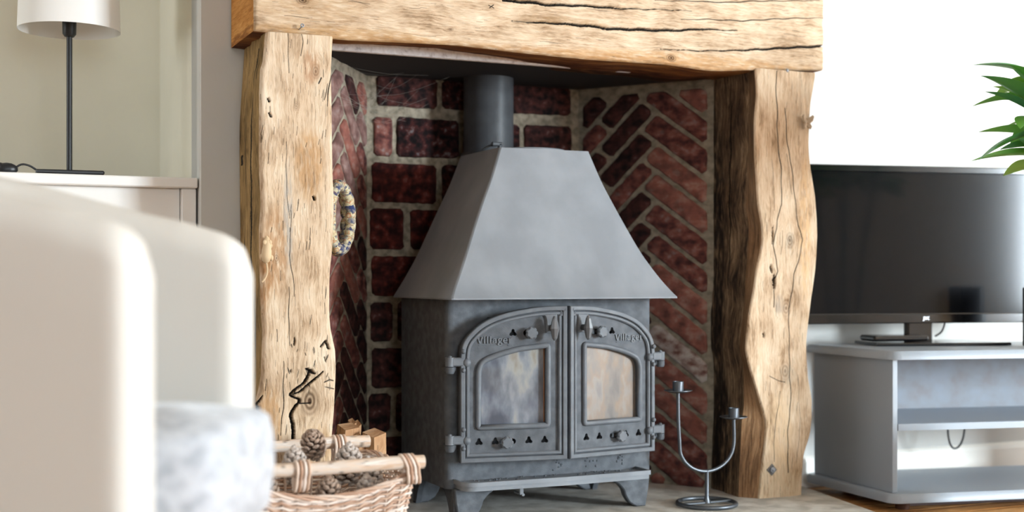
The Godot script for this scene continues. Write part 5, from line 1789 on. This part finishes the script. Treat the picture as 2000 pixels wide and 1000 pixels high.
# ------------------------------------------------------------------ television corner
func build_tv_corner() -> void:
	var turn := deg_to_rad(-12.0)
	var grey := plain(C("9aa3ad"), 0.38, 0.0, 0.5)
	# front left corner of the stand
	var c := Vector3(0.972, FLOOR_Y, 0.205)
	var o := thing("tv_stand", "grey open-fronted television stand with one shelf, beside the right post", "tv stand", c, turn)
	var W := 1.15
	var D := 0.44
	var slab := func(y0: float, y1: float, over: float) -> ArrayMesh:
		var b := Shape.new()
		b.xf = Transform3D(Basis(Vector3(1, 0, 0), Vector3(0, 0, -1), Vector3(0, 1, 0)), Vector3.ZERO)
		var r := 0.035
		var l := PackedVector2Array()
		for q in [[r - over, r - over, PI], [W - r + over, r - over, PI * 1.5], [W - r + over, D - r, 0.0], [r - over - 0.06, D - r, PI / 2]]:
			for i in 7:
				var a: float = q[2] + PI / 2 * i / 6.0
				l.append(Vector2(q[0] + cos(a) * r, q[1] + sin(a) * r))
		b.extrude(l, y0, y1, 0.007, true, true)
		return b.mesh()
	part("top_board", slab.call(0.443, 0.468, 0.012), grey, o)
	part("bottom_board", slab.call(0.026, 0.052, 0.012), grey, o)
	part("side_panel", box_mesh(Vector3(0, 0, -0.21), Vector3(0.018, 0.391, 0.41), 0.0015), grey, o, Vector3(0.021, 0.2475, -0.016)).rotation.y = 0.128
	part("side_panel", box_mesh(Vector3(W - 0.021, 0.2475, -0.225), Vector3(0.018, 0.391, 0.41), 0.0015), grey, o)
	var sb := Shape.new()
	sb.xf = Transform3D(Basis(Vector3(1, 0, 0), Vector3(0, 0, -1), Vector3(0, 1, 0)), Vector3.ZERO)
	sb.extrude(V2([[0.031, 0.022], [W - 0.031, 0.022], [W - 0.031, 0.425], [-0.02, 0.425]]), 0.233, 0.253, 0.0015)
	part("shelf", sb.mesh(), grey, o)
	part("back_panel", box_mesh(Vector3(W / 2, 0.348, -0.425), Vector3(W - 0.06, 0.19, 0.008), 0.0), blotchy([[0.2, C("837f82")], [0.5, C("878a90")], [0.8, C("8a909a")]], 0.01, 95, 2.0, 0.5), o)
	var foot := Shape.new()
	foot.lathe([Vector2(0, 0), Vector2(0.02, 0), Vector2(0.024, 0.026), Vector2(0, 0.026)], 12)
	var fm := foot.mesh()
	for x in [0.06, W - 0.06]:
		for z in [-0.05, -0.38]: part("foot", fm, plain(C("4a2a18"), 0.5), o, Vector3(x, 0, z))
	# plinth setback under the bottom board
	part("plinth", box_mesh(Vector3(W / 2, 0.013, -0.23), Vector3(W - 0.2, 0.024, 0.3), 0.0), plain(C("3a2018"), 0.7), o)
	# cable hanging behind the lower opening
	var b := Shape.new()
	b.tube(spline3([Vector3(0.475, 0.26, -0.44), Vector3(0.445, 0.19, -0.44), Vector3(0.452, 0.13, -0.44), Vector3(0.475, 0.115, -0.44), Vector3(0.50, 0.15, -0.44), Vector3(0.515, 0.26, -0.44)]), 0.0034, 7)
	var cab := single("power_cable", b.mesh(), M.black_plastic, "black cable hanging in a loop behind the lower opening of the television stand", "cable", c)
	cab.rotation.y = turn
	# television
	var dx := Vector3(cos(turn), 0, -sin(turn))
	var dz := Vector3(sin(turn), 0, cos(turn))
	var top := FLOOR_Y + 0.468
	var t := thing("television", "black flat-screen television on the grey stand", "television", Vector3(1.315, top, -0.035), turn)
	var gloss := plain(C("0c0d10"), 0.12, 0.0, 0.6)
	var TW := 0.925
	b = Shape.new()
	b.box(Vector3(0, 0.318, -0.02), Vector3(TW, 0.50, 0.03), 0.004)
	b.box(Vector3(0, 0.30, -0.045), Vector3(TW * 0.6, 0.3, 0.03), 0.01)
	part("cabinet", b.mesh(), M.black_plastic, t)
	b = Shape.new()
	b.box(Vector3(0, 0.557, -0.003), Vector3(TW, 0.022, 0.012), 0.003)
	b.box(Vector3(0, 0.084, -0.003), Vector3(TW, 0.032, 0.013), 0.003)
	for s in [-1.0, 1.0]: b.box(Vector3(s * (TW / 2 - 0.009), 0.322, -0.003), Vector3(0.018, 0.45, 0.012), 0.003)
	part("bezel", b.mesh(), gloss, t)
	part("display", box_mesh(Vector3(0, 0.323, -0.005), Vector3(TW - 0.036, 0.448, 0.006), 0.0), plain(C("0d0e11"), 0.1, 0.0, 0.36), t)
	var txt := TextMesh.new()
	var fnt := SystemFont.new()
	fnt.font_names = PackedStringArray(["Droid Sans"])
	fnt.font_weight = 800
	txt.font = fnt
	txt.text = "JVC"
	txt.font_size = 32
	txt.pixel_size = 0.00045
	txt.depth = 0.001
	part("maker_lettering", txt, plain(C("d8dade"), 0.3, 0.5), t, Vector3(0.0, 0.084, 0.004))
	b = Shape.new()
	b.box(Vector3(-0.01, 0.040, -0.03), Vector3(0.09, 0.07, 0.03), 0.006)
	b.box(Vector3(-0.10, 0.022, -0.02), Vector3(0.19, 0.018, 0.10), 0.006)
	part("stand_neck", b.mesh(), gloss, t)
	b = Shape.new()
	b.xf = Transform3D(Basis(Vector3(1, 0, 0), Vector3(0, 0, -1), Vector3(0, 1, 0)), Vector3.ZERO)
	b.extrude(V2([[-0.21, -0.075], [0.235, -0.105], [0.2, 0.11], [-0.19, 0.11]]), 0.001, 0.010, 0.002)
	part("glass_base", b.mesh(), gloss, t)
	b = Shape.new()
	b.tube(spline3([Vector3(0.03, 0.08, -0.045), Vector3(0.01, 0.04, -0.06), Vector3(-0.02, 0.01, -0.09)]), 0.003, 6)
	part("lead", b.mesh(), M.black_plastic, t)
	b = Shape.new()
	b.tube(spline3([Vector3(0.1, 0.08, -0.05), Vector3(0.105, 0.04, -0.08), Vector3(0.11, 0.02, -0.13)]), 0.003, 6)
	part("lead", b.mesh(), M.black_plastic, t)
	# small loudspeaker at the end of the stand
	var sp := thing("loudspeaker", "small black loudspeaker standing in front of the television at the picture edge", "loudspeaker", Vector3(1.497, top, 0.215), turn)
	part("case", box_mesh(Vector3(0.045, 0.0925, 0), Vector3(0.09, 0.183, 0.08), 0.004), plain(C("222226"), 0.5), sp)
	part("trim_strip", box_mesh(Vector3(0.045, 0.158, 0.0405), Vector3(0.088, 0.006, 0.003), 0.001), plain(C("c9c9cc"), 0.3, 0.6), sp)
	b = Shape.new()
	b.lathe([Vector2(0.034, 0.0), Vector2(0.034, 0.004), Vector2(0.03, 0.004), Vector2(0.012, -0.008), Vector2(0.0, -0.004)], 24)
	var cn := part("speaker_cone", b.mesh(), plain(C("121214"), 0.6), sp, Vector3(0.045, 0.065, 0.041))
	cn.rotation.x = PI / 2

func build_plant() -> void:
	var o := thing("leafy_plant", "tall leafy green pot plant reaching in beside the television", "plant", Vector3(1.245, FLOOR_Y, 0.685))
	var b := Shape.new()
	b.lathe([Vector2(0.0, 0.0), Vector2(0.1, 0.0), Vector2(0.14, 0.27), Vector2(0.15, 0.27), Vector2(0.15, 0.3), Vector2(0.135, 0.3), Vector2(0.13, 0.25), Vector2(0.0, 0.25)], 32)
	part("pot", b.mesh(), plain(C("d9d4cb"), 0.6), o)
	b = Shape.new()
	var stems := []
	for i in 6:
		var a := TAU * i / 6.0 + 0.35
		var tip := Vector3(cos(a) * 0.17, 1.20 + 0.07 * sin(i * 1.7), sin(a) * 0.17)
		var p := spline3([Vector3(cos(a) * 0.03, 0.24, sin(a) * 0.03), Vector3(cos(a) * 0.08, 0.75, sin(a) * 0.07), tip], 0.05)
		b.tube(p, 0.006, 6)
		stems.append(p)
	part("stems", b.mesh(), plain(C("5a6a2a"), 0.7), o)
	var leafm := []
	for c in ["4a9a48", "6ab04a", "3c8650", "93c45c"]:
		var m := plain(C(c), 0.4, 0.0, 0.5)
		m.backlight_enabled = true
		m.backlight = Color(0.25, 0.35, 0.1)
		leafm.append(m)
	# one long pointed leaf, folded along its rib
	b = Shape.new()
	b.grid(4, 14, func(u: float, v: float) -> Vector3:
		var w := 0.036 * pow(sin(PI * pow(v, 0.75) * 0.985 + 0.04), 0.9)
		var s := (u - 0.5) * 2.0
		return Vector3(s * w, absf(s) * w * 0.35 - v * v * 0.035, v * 0.17))
	var leaf := b.mesh()
	var count := 0
	for p in stems:
		var n: int = p.size()
		for k in 22:
			var q: Vector3 = p[clampi(int(n * (0.80 + 0.2 * k / 21.0)), 0, n - 1)]
			var l := part("leaf", leaf, leafm[rng.randi_range(0, 3)], o)
			var yaw := k * 2.4 + count
			l.transform = Transform3D(Basis(Vector3.UP, yaw) * Basis(Vector3.RIGHT, rng.randf_range(-0.75, 0.25)) * Basis(Vector3(0, 0, 1), rng.randf_range(-0.4, 0.4)).scaled(Vector3.ONE * rng.randf_range(0.75, 1.15)), q)
		count += 1

func build_cobweb() -> void:
	# loose threads strung from the register plate and the splayed bricks over the top courses of the back wall
	var b := Shape.new()
	var r := RandomNumberGenerator.new()
	r.seed = 19
	for i in 18:
		var a := Vector3(lerpf(-0.56, -0.38, r.randf()), r.randf_range(1.12, 1.262), 0)
		a.z = lerpf(-0.32, -0.57, clampf((a.x + 0.56) / 0.18, 0, 1))
		var c := Vector3(r.randf_range(-0.34, -0.14), r.randf_range(1.12, 1.264), -0.586)
		if i % 3 == 0: c = Vector3(r.randf_range(-0.3, -0.12), 1.265, r.randf_range(-0.55, -0.48))
		var mid := a.lerp(c, 0.5) + Vector3(0, -r.randf_range(0.01, 0.05), r.randf_range(0.0, 0.015))
		b.tube(spline3([a, mid, c], 0.03), 0.00024, 3, false, false)
	var o := single("cobweb", b.mesh(), plain(C("9a958c"), 0.9), "grey cobweb strung across the top corner of the brick back wall", "cobweb")
	o.set_meta("kind", "stuff")
